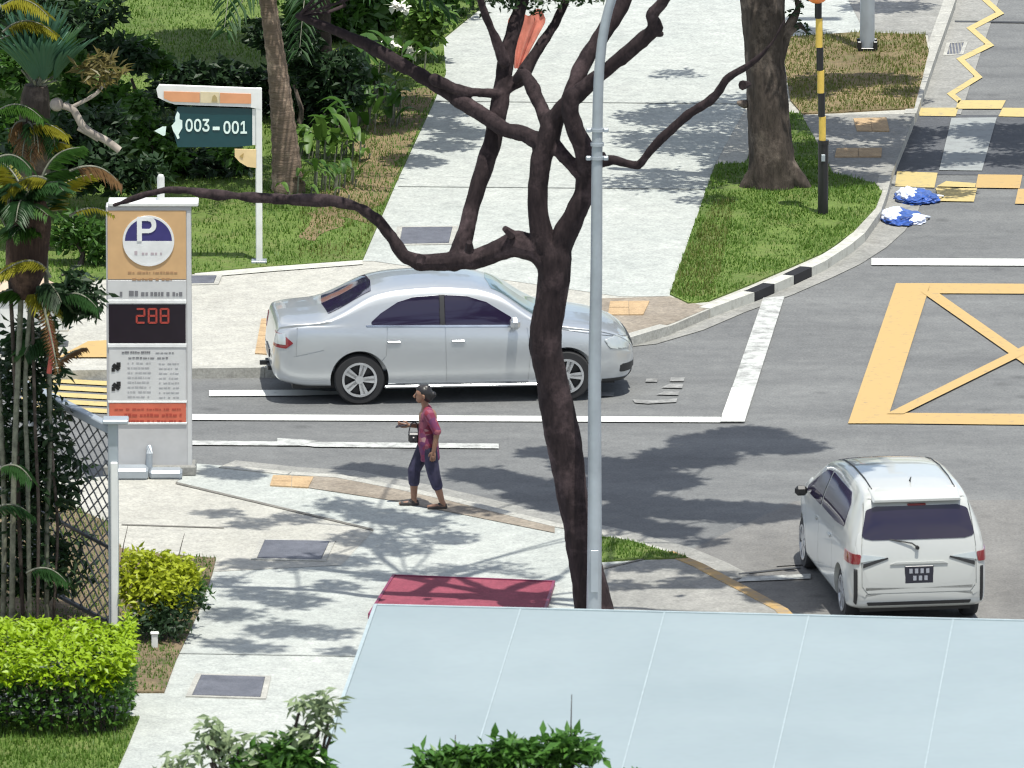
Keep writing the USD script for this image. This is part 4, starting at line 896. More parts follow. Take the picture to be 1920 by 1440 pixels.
def leaf_cloud(p, size, r, up_=.5, aspect=.42, fold=.25):
    n = len(p); size = np.broadcast_to(np.asarray(size, float), (n,))
    d = r.normal(size=(n, 3)); d[:, 2] *= .6; d[:, 2] -= .15; d /= np.linalg.norm(d, axis=1, keepdims=True)
    nn = r.normal(size=(n, 3)); nn[:, 2] += up_ * 2.2; s = np.cross(nn, d); s /= np.linalg.norm(s, axis=1, keepdims=True) + 1e-9
    k = np.cross(d, s); L = size[:, None]
    v = np.stack([p, p + d * L * .45 + s * L * aspect * .5 + k * L * fold * .4, p + d * L, p + d * L * .45 - s * L * aspect * .5 + k * L * fold * .4], 1).reshape(-1, 3)
    i = np.arange(n)[:, None] * 4
    return trimesh.Trimesh(v, np.vstack([i + [0, 1, 2], i + [0, 2, 3]]), process=False)
def clump(center, rad, n, r, flat=.6):
    """Points through a ragged clump, denser at its outside."""
    d = r.normal(size=(n, 3)); d /= np.linalg.norm(d, axis=1, keepdims=True)
    q = rad * r.uniform(.15, 1, n) ** .5
    w = .55 + .9 * meshkit.fbm(d * 1.9 + np.asarray(center) * 3.1, 3, 3)
    return np.asarray(center) + d * (q * w)[:, None] * [1, 1, flat]

# ---- the bare forked tree
tb = G(1112, 1168, ZP); TY = tb[1]; S = scale_at(TY)
def br(pts, dy0=0.0, dy1=0.0):
    """Boughs measured on the upright plane of the trunk, with their real lean towards or away."""
    out = []
    for i, (u, v, w) in enumerate(pts):
        y = TY + dy0 + (dy1 - dy0) * i / max(1, len(pts) - 1)
        out.append((*PV(u, v, y), w / 2 / S * 1.07))
    return catmull(np.array(out), .11)
boughs = [
    br([(1118, 1176, 84), (1113, 1138, 70), (1101, 1070, 60), (1087, 1000, 55), (1073, 930, 56), (1062, 860, 60), (1050, 790, 62), (1037, 720, 58), (1022, 655, 57), (1029, 585, 56), (1038, 525, 58), (1040, 478, 62)]),
    br([(1040, 500, 56), (1012, 468, 52), (965, 456, 44), (925, 474, 38), (890, 486, 36), (840, 490, 34), (790, 494, 27), (757, 480, 22), (738, 450, 21), (708, 412, 20), (668, 386, 20), (620, 376, 19), (560, 375, 19), (490, 371, 17), (400, 364, 15), (310, 356, 12), (215, 384, 9)], 0, .9),
    br([(853, 492, 36), (872, 440, 32), (888, 380, 31), (905, 322, 31), (922, 270, 32), (934, 215, 33), (943, 165, 32), (946, 120, 29), (958, 70, 26), (975, 20, 23), (990, -40, 20)], .3, 1.1),
    br([(946, 118, 22), (930, 75, 17), (911, 32, 14), (895, -20, 11)], .75, .5),
    br([(950, 168, 22), (975, 148, 24), (992, 120, 21), (1018, 78, 18), (1050, 28, 16), (1070, -30, 12)], .75, 1.3),
    br([(936, 176, 18), (905, 174, 18), (868, 171, 19), (838, 160, 20), (815, 148, 20)], .7, .75),
    br([(1018, 268, 32), (985, 252, 30), (952, 245, 29), (922, 226, 29), (890, 205, 29), (855, 182, 29), (820, 160, 28), (770, 131, 26), (715, 98, 24), (650, 66, 20), (560, 30, 15)], 0.0, 1.6),
    br([(1020, 462, 46), (1011, 410, 36), (1008, 350, 35), (1014, 300, 38), (1028, 255, 42), (1036, 225, 40)]),
    br([(1030, 236, 30), (1012, 196, 24), (996, 160, 22), (984, 138, 20), (968, 150, 17)], 0, .7),
    br([(1034, 228, 32), (1056, 200, 30), (1092, 168, 28), (1130, 136, 27), (1170, 105, 26), (1206, 75, 25), (1229, 52, 25), (1222, 28, 22), (1246, 0, 20), (1270, -45, 16)], 0, -.9),
    br([(1058, 204, 26), (1080, 150, 30), (1106, 100, 30), (1136, 56, 30), (1160, 18, 32), (1185, -40, 24)], -.05, .6),
    br([(1046, 478, 44), (1058, 440, 42), (1080, 400, 40), (1098, 360, 38), (1102, 318, 38), (1096, 280, 36), (1080, 246, 34), (1068, 214, 30), (1072, 178, 28)], 0, -.25),
    br([(1098, 338, 26), (1076, 312, 25), (1052, 288, 25), (1034, 268, 26)], -.15, 0),
    br([(1104, 312, 22), (1128, 304, 17), (1150, 299, 16), (1174, 306, 16), (1197, 311, 16), (1213, 290, 15), (1250, 250, 16), (1296, 211, 16), (1330, 190, 16), (1344, 175, 17), (1362, 148, 14), (1400, 124, 12), (1440, 92, 9), (1470, 40, 6)], -.2, -1.2)]
c = thing('forked_tree', 'dark bare-limbed forked tree rising beside the lamp post in the middle', 'tree', tb)
wood = hulls([b[:: (2 if len(b) > 12 else 1)] if (len(b) - 1) % 2 == 0 or len(b) <= 12 else np.vstack([b[::2], b[-1]]) for b in boughs], 12)
t_ = soften(wood, .055, 10)
v = t_.vertices; nrm = t_.vertex_normals
t_.vertices = v + nrm * (((meshkit.fbm(v * [5, 5, 2.2], 4, 9) - .5) * .055)[:, None] + ((meshkit.noise(v * [16, 16, 5], 4) - .5) * .014)[:, None])
part('trunk', t_, BARK, c, smooth=70, world=True)
sc_ = PV(1048, 640, TY)
# pruned stubs on the limbs
for u, v_, du, dv in ((880, 470, 0, -16), (1135, 306, -6, -18), (1392, 160, 12, -2), (960, 440, -14, -12), (1228, 60, 12, 4), (790, 482, -4, 14)):
    a = PV(u, v_, TY - .02 if u < 1000 else TY - .2); e = PV(u + du, v_ + dv, TY - .1)
    part('branch_stub', tubes([a, e], [.06, .035], 8), BARK, c, world=True)
def shadow_clump(u, v, z): return G(u, v, 0) + TOSUN / TOSUN[2] * z
def above(u, v, rad, lo=7.6):
    """Height at which a clump that shades the ground at this spot stands clear above the picture."""
    z = lo
    while True:
        P = shadow_clump(u, v, z); q = proj(P + [0, 0, -rad * .8])
        if q[1] < -24: return P
        z += .15
r = np.random.default_rng(21)
spots = [(1020, 852, .3), (1110, 872, .5), (1095, 912, .5), (1120, 960, .4), (1175, 880, .55), (1230, 905, .6), (1290, 860, .65), (1345, 832, .6), (1400, 815, .5), (1455, 838, .55), (1505, 842, .35), (1150, 925, .5), (1215, 950, .6), (1180, 985, .4), (1275, 962, .4), (1330, 955, .5), (1395, 965, .6), (1455, 962, .5), (1260, 1000, .4), (1330, 1020, .3),
         (905, 893, .45), (960, 905, .45), (1015, 930, .5), (1060, 950, .4), (690, 884, .4), (745, 890, .3),
         (420, 905, .3), (460, 912, .28), (420, 985, .3), (480, 1006, .32), (560, 992, .35), (640, 966, .4), (705, 985, .5), (690, 1030, .5), (780, 1000, .5), (840, 1030, .4), (850, 975, .3), (930, 975, .35), (760, 1052, .4), (640, 1070, .45), (560, 1078, .4), (470, 1080, .35), (420, 1110, .3), (700, 1095, .3), (480, 1135, .4), (560, 1150, .45), (630, 1120, .35), (440, 1175, .4), (520, 1200, .5), (610, 1205, .4), (430, 1225, .3), (480, 1238, .35), (640, 1240, .3),
         (1200, 1085, .4), (1260, 1075, .45), (1330, 1088, .45), (1385, 1110, .35), (1180, 1120, .3), (1290, 1110, .3), (1440, 1100, .45), (1500, 1110, .5), (1545, 1118, .5), (1470, 1135, .5), (1570, 1090, .4)]
pts = []
for u, v_, rad in spots:
    C = above(u, v_, rad); C[2] += r.uniform(0, .6); n = int((1500 if (v_ < 1010 and u > 980) or v_ < 960 or u > 1380 else 380) * (rad / .5) ** 2.2); pts.append(clump(C, rad * .93, n, r, .55))
hang = [clump(PV(u, v_, TY + dy), rad, n, r, .7) for u, v_, rad, n, dy in ((905, -4, .16, 60, .9), (950, -2, .2, 90, 1.0), (1000, -8, .22, 100, 1.1), (1050, -10, .2, 80, 1.1), (1095, -8, .16, 60, .9), (1130, -14, .16, 50, .7), (1005, 22, .1, 24, 1.2), (900, 16, .09, 20, .8), (1070, -30, .4, 200, 1.2), (960, -40, .4, 220, 1.0))]
part('crown', leaf_cloud(np.vstack(pts), r.uniform(.12, .20, sum(map(len, pts))), r, aspect=.5), LF_TREE, c, world=True, kind='stuff')
part('crown', leaf_cloud(np.vstack(hang), r.uniform(.07, .12, sum(map(len, hang))), r), LF_TREE, c, world=True, kind='stuff')
# upper boughs that carry the crown, out of the picture
for root, sel in ((PV(1270, -45, TY - .9), spots[:8]), (PV(1185, -40, TY + .6), spots[8:16]), (PV(990, -40, TY + 1.1), spots[16:22]), (PV(895, -20, TY + .5), spots[22:36]), (PV(560, 30, TY + 1.6), spots[36:48])):
    tips = [above(*s_) for s_ in sel]; mid = np.mean(tips, 0) * .55 + root * .45
    for t2 in tips[::3]:
        part('bough', tubes(catmull([root, mid + r.normal(size=3) * .2, t2], .5), np.linspace(.06, .02, len(catmull([root, mid, t2], .5))) if False else .02, 6), BARK, c, world=True)

# ---- the stout tree on the grass corner
b = up(1444, 352); S2 = scale_at(b[1]); BY = b[1]
c = thing('stout_tree', 'stout dark trunked tree on the grass corner by the crossing beacon', 'tree', b)
tr = [(1448, 362, 96), (1447, 340, 92), (1446, 300, 86), (1443, 240, 80), (1438, 160, 76), (1433, 80, 77), (1428, 0, 82), (1424, -120, 84), (1430, -300, 76)]
ch = [catmull(np.array([(*PV(u, v_, BY), w_ / 2 / S2) for u, v_, w_ in tr]), .22)]
for pts_ in ([(1470, 300, 30), (1498, 340, 34), (1524, 362, 16)], [(1425, 310, 30), (1404, 345, 30), (1392, 360, 14)], [(1460, 320, 30), (1470, 352, 34), (1478, 370, 16)], [(1436, 320, 30), (1428, 352, 30), (1424, 368, 14)],
             [(1462, 120, 20), (1478, 62, 14), (1500, 46, 9), (1512, 60, 5)], [(1470, 60, 14), (1492, 28, 9), (1500, 4, 6)], [(1480, 60, 10), (1498, 20, 8), (1490, -20, 6)], [(1395, 195, 12), (1386, 193, 8)],
             [(1424, -100, 50), (1340, -260, 36), (1240, -420, 24)], [(1428, -200, 50), (1520, -340, 36), (1600, -480, 24)]):
    ch.append(np.array([(*PV(u, v_, BY - .05), w_ / 2 / S2) for u, v_, w_ in pts_]))
t_ = soften(hulls(ch, 12), .07, 8); v = t_.vertices
t_.vertices = v + t_.vertex_normals * (((meshkit.fbm(v * [6, 6, 1.6], 4, 2) - .5) * .10)[:, None])
part('trunk', t_, BARK2, c, smooth=70, world=True)
spots2 = [(1210, 236, .5), (1250, 244, .6), (1300, 226, .8), (1360, 240, .8), (1250, 280, .8), (1330, 290, .9), (1390, 275, .7), (1420, 320, .8), (1210, 362, .6), (1290, 366, .5), (1330, 395, .4), (1250, 345, .4), (1265, 155, .35), (1385, 205, .4), (1440, 350, .6), (1370, 345, .5), (1500, 345, .7), (1560, 355, .6), (1610, 352, .5), (1500, 190, .6), (1560, 170, .6), (1620, 168, .5), (1680, 170, .4), (1700, 192, .35),
          (1520, 250, .6), (1560, 262, .5), (1660, 268, .7), (1700, 250, .5), (1720, 300, .7), (1660, 312, .6), (1600, 315, .6), (1540, 300, .7), (1880, 250, .7), (1930, 270, .7), (1900, 300, .5), (1800, 250, .4), (1820, 300, .4), (1790, 365, .3), (1510, 80, .4), (1640, 30, .5), (1700, 30, .4)]
pts = []
for u, v_, rad in spots2:
    C = above(u, v_, rad, 4.2); C[2] += r.uniform(0, .5); pts.append(clump(C, rad, int((300 if u < 1420 else 520) * (rad / .5) ** 2.2), r, .55))
part('crown', leaf_cloud(np.vstack(pts), r.uniform(.12, .2, sum(map(len, pts))), r), LF_TREE, c, world=True, kind='stuff')
tw = [clump(PV(u, v_, BY - .1), .1, 14, r) for u, v_ in ((1500, 46), (1490, 20), (1512, 58), (1498, 4))]
part('twig_leaves', leaf_cloud(np.vstack(tw), .09, r), LF_DARK, c, world=True, kind='stuff')

# ---- palms and broad leaves
def frond(L, droop, nl=26, ll=.42, w=.035, r=None, arch=1.0, vee=.35):
    """One feather frond along +x, rising from the origin: (rachis, leaflets)."""
    r = r or np.random.default_rng(0); t = np.linspace(0, 1, 14)
    P = np.c_[L * t * (1 - .12 * t * droop), 0 * t, L * (.55 * arch * t - droop * .75 * t ** 2.1)]
    rach = tubes(P, np.linspace(.018, .004, 14), 5); vs = []
    for i in range(nl):
        s = .14 + .86 * i / (nl - 1); p = np.array([np.interp(s, t, P[:, k]) for k in range(3)]); q = np.array([np.interp(min(1, s + .03), t, P[:, k]) for k in range(3)]); d = q - p; d = d / (np.linalg.norm(d) + 1e-9) if s < .97 else np.array([.8, 0, -.6])
        for sd in (-1, 1):
            l_ = ll * (.55 + .45 * math.sin(math.pi * min(1, .18 + s * .85))) * r.uniform(.85, 1.1); e = d * .55 + np.array([0, sd * .85, -.10 - vee * r.uniform(.4, 1.4)]); e /= np.linalg.norm(e)
            k = np.cross(e, [0, 0, 1.0]); k /= np.linalg.norm(k) + 1e-9; m_ = p + e * l_ * .5 + [0, 0, .02]
            tip = p + e * l_ - [0, 0, l_ * .22]
            vs.append([p, m_ + k * w * .5, tip, m_ - k * w * .5])
    v = np.array(vs).reshape(-1, 3); i = np.arange(len(vs))[:, None] * 4
    return rach, trimesh.Trimesh(v, np.vstack([i + [0, 1, 2], i + [0, 2, 3]]), process=False)
def place(m, at, az, tilt=0.0):
    m = R(m, -tilt, [0, 1, 0]); m = R(m, az, [0, 0, 1]); return T(m, at)
def add_frond(c, at, az, tilt, L, droop, mat, r, nl=26, ll=.42, w=.04, stem=None, label=None, vee=.35):
    a, b_ = frond(L, droop, nl, ll, w, r, vee=vee); f = part('frond', place(b_, at, az, tilt), mat, c, world=True, label=label)
    part('midrib', place(a, at, az, tilt), stem or STEMG, f, world=True)
D = math.radians
def strap(L, w, bend, n=7, wave=0.0):
    t = np.linspace(0, 1, n); P = np.c_[L * t * (1 - .25 * bend * t), 0 * t, L * (.9 * t - bend * t ** 2)]
    ww = w * np.sin(math.pi * np.clip(.10 + t * .88, 0, 1)) ** .8 * .5
    vs = []
    for i in range(n): vs += [P[i] + [0, ww[i], ww[i] * .35], P[i], P[i] + [0, -ww[i], ww[i] * .35]]
    f = []
    for i in range(n - 1):
        for k in (0, 1): a = i * 3 + k; f += [(a, a + 3, a + 4), (a, a + 4, a + 1)]
    return trimesh.Trimesh(np.array(vs), np.array(f), process=False)
def broad_plant(name, at, n, L, w, mat, label, cat, seed, group=None, bend=(.5, 1.1), spread=.25, hgt=.0):
    r = np.random.default_rng(seed); c = thing(name, label, cat, at, group=group)
    for i in range(n):
        az = r.uniform(0, 2 * math.pi); l_ = L * r.uniform(.65, 1.1); off = np.array([r.normal() * spread, r.normal() * spread, hgt * r.uniform(.2, 1)])
        if hgt: part('stem', tubes([np.array(at) + off * [1, 1, 0], np.array(at) + off + [.02, 0, 0]], .012, 5), STEMG, c, world=True)
        part('leaf', place(strap(l_, w * r.uniform(.8, 1.2), r.uniform(*bend)), np.array(at) + off, az, r.uniform(0, .5)), mat, c, world=True, smooth=True)
    return c

# two palm trunks right of the direction sign
def palm_trunk(c, pts, y, mat=BARKP, rings=True):
    q = catmull(np.array([(*PV(u, v_, y), w_ / 2 / scale_at(y)) for u, v_, w_ in pts]), .05)
    if rings: q[:, 3] *= 1 + .055 * np.where(np.arange(len(q)) % 3 == 0, 1, -.3)
    part('trunk', tubes(q[:, :3], q[:, 3], 14), mat, c, smooth=60, world=True)
b = up(540, 362); c = thing('palm_tree', 'brown ringed palm trunk just right of the direction sign', 'palm', b)
palm_trunk(c, [(543, 372, 66), (540, 340, 62), (535, 280, 52), (528, 200, 44), (519, 120, 38), (509, 50, 34), (499, -20, 32), (485, -110, 30)], b[1])
topp = PV(485, -112, b[1]); rr_ = np.random.default_rng(5)
for i in range(13): add_frond(c, topp, i * .49 + .1, rr_.uniform(.0, .7), 2.3, rr_.uniform(.9, 1.4), LF_PALM, rr_, 24, .5, .05)
b = up(609, 215); c = thing('palm_tree', 'grey palm trunk standing further back among broad leaves', 'palm', b)
palm_trunk(c, [(610, 222, 50), (608, 160, 42), (604, 90, 38), (602, 20, 36), (600, -60, 34)], b[1], BARK2)
topp = PV(600, -60, b[1])
for i in range(11): add_frond(c, topp, i * .57, rr_.uniform(-.1, .6), 1.9, rr_.uniform(1.0, 1.6), LF_PALM, rr_, 22, .5, .06)

# drooping leafy bough over the back lawn (crown of a tree that stands further back)
b = up(760, 40); c = thing('leafy_tree', 'bushy green tree with dark leaves at the top behind the palms', 'tree', b)
part('trunk', tubes(catmull([b, b + [-.3, .1, 1.6], b + [-.8, .0, 3.2]], .3), .11, 10), BARK2, c, smooth=60, world=True)
pts = [clump(PV(u, v_, b[1] + dy), rad, n, r, .8) for u, v_, rad, n, dy in ((690, 20, .5, 420, -.6), (640, 60, .45, 380, -1.4), (600, 40, .4, 300, -1.5), (690, 100, .3, 200, -1.2), (650, 130, .22, 110, -1.4), (740, 20, .55, 400, .2), (800, 10, .5, 360, .4), (570, 10, .35, 200, -1.4), (720, -60, .8, 600, 0), (620, -60, .8, 600, -1), (820, -70, .7, 500, .3))]
part('crown', leaf_cloud(np.vstack(pts), r.uniform(.14, .26, sum(map(len, pts))), r, aspect=.5), LF_MID, c, world=True, kind='stuff')
pts = [clump(PV(u, v_, b[1] + .5), rad, n, r, .9) for u, v_, rad, n in ((700, 90, .6, 500), (760, 60, .5, 420), (650, 110, .5, 400), (790, 110, .35, 200))]
lim = np.array(b) + [-.4, 0, 4.2]
pts = []
for u, v_, rad in [(850, 226, .45), (800, 250, .5), (870, 268, .45), (830, 290, .4), (770, 320, .45), (760, 215, .5), (720, 260, .4), (700, 180, .6), (640, 200, .6), (560, 160, .7), (500, 120, .7), (500, 200, .6), (430, 100, .7), (440, 150, .8), (370, 90, .6), (370, 140, .8), (320, 120, .6), (580, 230, .6), (620, 90, .8), (540, 70, .7), (700, 90, .6)]:
    C = above(u, v_, rad, 4.4); C[2] += r.uniform(0, .5); pts.append(clump(C, rad, int((300 if u > 765 else 700) * (rad / .5) ** 2.2), r, .55))
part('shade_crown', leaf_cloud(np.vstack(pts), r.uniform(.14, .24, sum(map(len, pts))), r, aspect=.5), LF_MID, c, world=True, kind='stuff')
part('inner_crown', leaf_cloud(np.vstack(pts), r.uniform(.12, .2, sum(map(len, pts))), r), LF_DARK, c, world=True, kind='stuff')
b = up(778, 118); c = thing('flowering_shrub', 'shrub with white flowers and yellowish leaves beside the far footpath', 'shrub', b)
pts = [clump(PV(u, v_, b[1]), rad, n, r, .8) for u, v_, rad, n in ((800, 55, .3, 200), (815, 30, .28, 160), (770, 90, .25, 100), (790, 20, .3, 160))]
part('foliage', leaf_cloud(np.vstack(pts), r.uniform(.12, .2, sum(map(len, pts))), r, aspect=.55), LF_BROAD, c, world=True, kind='stuff')
part('stem', tubes([b, b + [.05, 0, .4]], .03, 6), STEMG, c, world=True)
for u, v_ in ((728, 78), (738, 84), (774, 92), (780, 100), (742, 12), (752, 8), (735, 10), (760, 16)):
    part('flower', T(leaf_cloud(np.zeros((7, 3)), .13, r, 1.0, .7), PV(u, v_, b[1] - .35)), FLOWER, c, world=True)

# broad-leaved clumps along the lawn edge
BR = [(592, 300, 18, .55, .13, LF_BROAD, 'pale broad leaved clump at the foot of the ringed palm trunk'), (566, 215, 14, .55, .13, LF_BROAD, 'yellowish broad leaved clump between the two palm trunks'), (650, 232, 20, .6, .15, LF_BROAD, 'bright broad leaved clump right of the grey palm trunk'), (690, 190, 22, .6, .15, LF_MID, 'large mid green broad leaved clump near the footpath edge'),
      (720, 235, 16, .5, .14, LF_MID, 'low broad leaved clump closest to the far footpath'), (640, 300, 16, .5, .12, LF_BROAD, 'broad leaved clump on the brown soil'), (598, 366, 12, .4, .10, LF_BROAD, 'small pale leaved clump lowest along the lawn'), (660, 355, 9, .35, .09, LF_MID, 'small leafy clump on bare soil near the bending bough'), (705, 140, 20, .6, .15, LF_MID, 'broad leaved clump below the dark leafy tree'), (625, 260, 14, .55, .13, LF_MID, 'mid green clump hugging the grey palm trunk')]
for i, (u, v_, n, L, w_, mat, lab) in enumerate(BR): broad_plant('broad_leaf_plant', up(u, v_), n, L, w_, mat, lab, 'plant', 40 + i, hgt=.35, group='broad leaved clumps along the lawn edge')
# dark understorey
def bush(name, at, blobs, mat, label, cat='shrub', size=(.12, .2), inner=None, asp=.5):
    c = thing(name, label, cat, at); y = at[1]
    pts = [clump(PV(u, v_, y + dy), rad, n, r, .8) for u, v_, rad, n, dy in blobs]
    part('foliage', leaf_cloud(np.vstack(pts), r.uniform(*size, sum(map(len, pts))), r, aspect=asp), mat, c, world=True, kind='stuff')
    hz = max(.12, .6 * (np.mean([q[2] for q in pts[0]]) - at[2])); part('stem', tubes([at, np.array(at) + [.04, .02, hz * .5], np.array(at) + [-.06, .05, hz]], [.045, .035, .02], 7), BARK2, c, world=True)
    return c
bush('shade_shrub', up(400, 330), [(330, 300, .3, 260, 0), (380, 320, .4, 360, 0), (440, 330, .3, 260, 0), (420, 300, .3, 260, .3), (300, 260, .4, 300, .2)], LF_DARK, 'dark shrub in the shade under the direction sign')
bush('leafy_shrub', up(285, 345), [(262, 190, .16, 110, 0), (250, 215, .2, 130, -.1), (275, 250, .25, 190, 0), (300, 290, .3, 220, .1), (330, 290, .2, 120, 0), (420, 285, .16, 80, 0), (450, 300, .13, 60, 0)], LF_MID, 'bright green shrub left of the dark green sign panel', size=(.11, .18))
bush('leafy_shrub', up(170, 300), [(150, 60, .4, 300, 1.), (90, 40, .5, 420, 1.2), (180, 100, .3, 200, 1.), (220, 95, .28, 200, .3), (260, 110, .2, 130, .2), (60, 80, .4, 320, 1.), (30, 20, .5, 400, 1.), (200, 20, .3, 150, 1.2)], LF_DARK, 'dark shrub under the trees at the upper left corner')
bush('leafy_shrub', up(255, 235), [(235, 92, .2, 130, 0), (270, 100, .2, 130, 0), (300, 115, .16, 90, 0), (210, 110, .15, 70, 0)], LF_MID, 'bright drooping leaves above the top arm of the sign', size=(.14, .24))
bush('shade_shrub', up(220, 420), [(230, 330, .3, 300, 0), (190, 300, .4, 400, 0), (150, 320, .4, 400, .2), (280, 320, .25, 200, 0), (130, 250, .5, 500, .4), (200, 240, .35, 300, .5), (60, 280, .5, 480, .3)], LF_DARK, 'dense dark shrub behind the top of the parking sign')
bush('leafy_shrub', up(150, 500), [(130, 420, .2, 160, 0), (170, 440, .25, 200, 0), (120, 450, .2, 140, .1), (190, 470, .2, 140, 0)], LF_MID, 'bright green shrub left of the white P disc', size=(.1, .16))
bush('leafy_tree', up(40, 150), [(40, -20, .8, 600, 0), (120, -40, .7, 500, 0), (0, 30, .5, 300, 0), (10, 70, .3, 120, 0)], LF_MID, 'leafy tree filling the upper left corner above the shade', 'tree')
tq = stage.GetPrimAtPath('/World/leafy_tree_001') and '/World/leafy_tree_001'
pts = []
for u, v_, rad in [(300, 260, .8), (220, 300, .8), (260, 210, .7), (340, 320, .7), (420, 330, .6), (160, 240, .8), (120, 330, .8), (250, 350, .6), (100, 120, .8), (180, 110, .7), (40, 200, .9), (60, 60, .8), (300, 380, .4), (180, 400, .6), (80, 420, .7)]:
    C = above(u, v_, rad, 4.4); C[2] += r.uniform(0, .5); pts.append(clump(C, rad, int(440 * (rad / .5) ** 2.2), r, .55))
part('shade_crown', leaf_cloud(np.vstack(pts), r.uniform(.15, .25, sum(map(len, pts))), r, aspect=.5), LF_MID, tq, world=True, kind='stuff')

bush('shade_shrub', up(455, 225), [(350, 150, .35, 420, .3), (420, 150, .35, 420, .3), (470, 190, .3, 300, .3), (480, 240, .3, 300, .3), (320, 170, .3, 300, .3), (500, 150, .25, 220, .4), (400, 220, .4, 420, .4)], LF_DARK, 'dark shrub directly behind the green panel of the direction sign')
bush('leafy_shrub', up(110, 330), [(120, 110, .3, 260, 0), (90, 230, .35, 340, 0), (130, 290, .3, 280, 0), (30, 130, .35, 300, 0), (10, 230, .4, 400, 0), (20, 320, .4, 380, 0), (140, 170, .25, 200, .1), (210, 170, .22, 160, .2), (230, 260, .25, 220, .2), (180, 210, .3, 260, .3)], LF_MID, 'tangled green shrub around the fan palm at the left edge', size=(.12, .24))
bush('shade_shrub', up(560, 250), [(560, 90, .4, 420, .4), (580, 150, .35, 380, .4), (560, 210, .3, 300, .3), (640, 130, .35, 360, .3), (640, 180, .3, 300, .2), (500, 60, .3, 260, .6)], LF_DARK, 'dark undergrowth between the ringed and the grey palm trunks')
# fan palm with blue green leaves
b = up(66, 470); c = thing('fan_palm', 'blue green fan palm with a spiky head at the left edge', 'palm', b)
yb = b[1]; palm_trunk(c, [(60, 480, 70), (62, 380, 66), (64, 260, 62), (66, 190, 56), (68, 160, 44)], yb, BARK2, False)
hub = PV(68, 165, yb)
for i in range(15):
    az = rr_.uniform(0, 2 * math.pi); tl = rr_.uniform(.1, 1.1)
    ms = []
    for k in range(11):
        s_ = strap(.78 * (1 - .03 * abs(k - 5)), .085, .28, 5); ms.append(R(s_, (k - 5) * .17, [0, 0, 1]))
    f = part('fan_leaf', place(T(cat_(ms), (.28, 0, .06)), hub, az, tl), LF_BLUE if i % 3 else LF_PALM, c, world=True)
    part('stalk', place(tubes([(0, 0, 0), (.3, 0, .06)], .014, 5), hub, az, tl), STEMG, f, world=True)
for i in range(7): add_frond(c, PV(rr_.uniform(45, 90), rr_.uniform(195, 260), yb) + [0, -.2, 0], rr_.uniform(-2.8, -.3), -.4, rr_.uniform(.3, .6), 1.2, (LF_DRY, LF_PALM)[i % 2], rr_, 12, .22, .04)
for u, v_, az, L in ((30, 60, -20, .8), (5, 90, 10, .8), (20, 20, -35, .9), (60, 250, -15, .7), (15, 215, -30, .8), (90, 285, 5, .6)):
    add_frond(c, PV(u - 25, v_, yb - .25), D(az), .25, L, 1.0, (LF_GOLD, LF_MID)[u % 2], rr_, 22, .26, .045)
# cut grey boughs below it
b2 = up(200, 320); c = thing('dead_branch', 'grey cut branch with two forks in front of the dark shrub', 'branch', b2)
yd = yb - .3
part('limb', tubes(catmull([PV(u, v_, yd) for u, v_ in ((118, 198), (138, 206), (152, 232), (170, 248), (200, 264), (224, 282))], .08), .05, 8), DEAD, c, smooth=60, world=True)
part('limb', tubes(catmull([PV(u, v_, yd) for u, v_ in ((130, 203), (160, 188), (182, 174), (195, 156))], .08), .026, 8), DEAD, c, smooth=60, world=True)
part('limb', tubes(catmull([PV(u, v_, yd) for u, v_ in ((146, 240), (165, 250), (185, 262))], .08), .035, 8), DEAD, c, smooth=60, world=True)
part('stump', T(trimesh.creation.icosphere(2, .09), PV(106, 196, yd)), DEAD, c, smooth=True, world=True)
part('leaf_tuft', leaf_cloud(clump(PV(190, 128, yd), .36, 150, r), .2, r, aspect=.25), LF_DRYY, c, world=True, kind='stuff')

# clumping palm with thin stems behind the hedge
b = up(62, 1178); yc = b[1]
c = thing('clumping_palm', 'clumping palm with thin ringed stems and dark fronds behind the hedge', 'palm', b)
stems = [((22, 1180), (26, 900), (36, 640), (46, 400), 15), ((44, 1180), (36, 980), (30, 760), (14, 430), 11), ((88, 1172), (88, 980), (94, 820), (84, 420), 13), ((70, 1176), (72, 960), (66, 800), (60, 560), 9), ((6, 1186), (8, 960), (0, 760), (-20, 520), 14), ((100, 1160), (108, 1000), (100, 880), (84, 640), 8), ((56, 1180), (52, 900), (48, 700), (70, 440), 12)]
for i, (*q, w_) in enumerate(stems):
    cc = catmull(np.array([PV(u, v_, yc + .12 * (i % 3)) for u, v_ in q]), .1); part('stem', tubes(cc, w_ * .72 / 2 / scale_at(yc), 9), STEMG if i % 2 == 0 else BARK2, c, smooth=60, world=True)
    hub = cc[-1]
    for k in range(5 if i < 3 else 2):
        az = rr_.uniform(D(120), D(300)) if rr_.random() < .6 else rr_.uniform(0, 2 * math.pi); add_frond(c, hub, az, rr_.uniform(.3, 1.15) if i < 3 else rr_.uniform(.0, .5), rr_.uniform(.75, 1.1) if i < 3 else rr_.uniform(.4, .6), rr_.uniform(.7, 1.3), (LF_PALM, LF_PALM, LF_MID, LF_DARK, LF_GOLD)[rr_.integers(5)], rr_, 24, .30, .04)
add_frond(c, PV(95, 520, yc - .3), D(-150), .6, .85, 1.5, LF_GOLD, rr_, 22, .26, .04, label='yellow arching frond'); add_frond(c, PV(100, 345, yc - .2), D(190), .2, .6, 1.2, LF_GOLD, rr_, 22, .22, .045, label='yellow arching frond')
add_frond(c, PV(40, 390, yc - .2), D(20), .75, .8, .9, LF_MID, rr_, 22, .34, .04); add_frond(c, PV(80, 330, yc - .2), D(5), .7, .6, .8, LF_MID, rr_, 20, .3, .04)
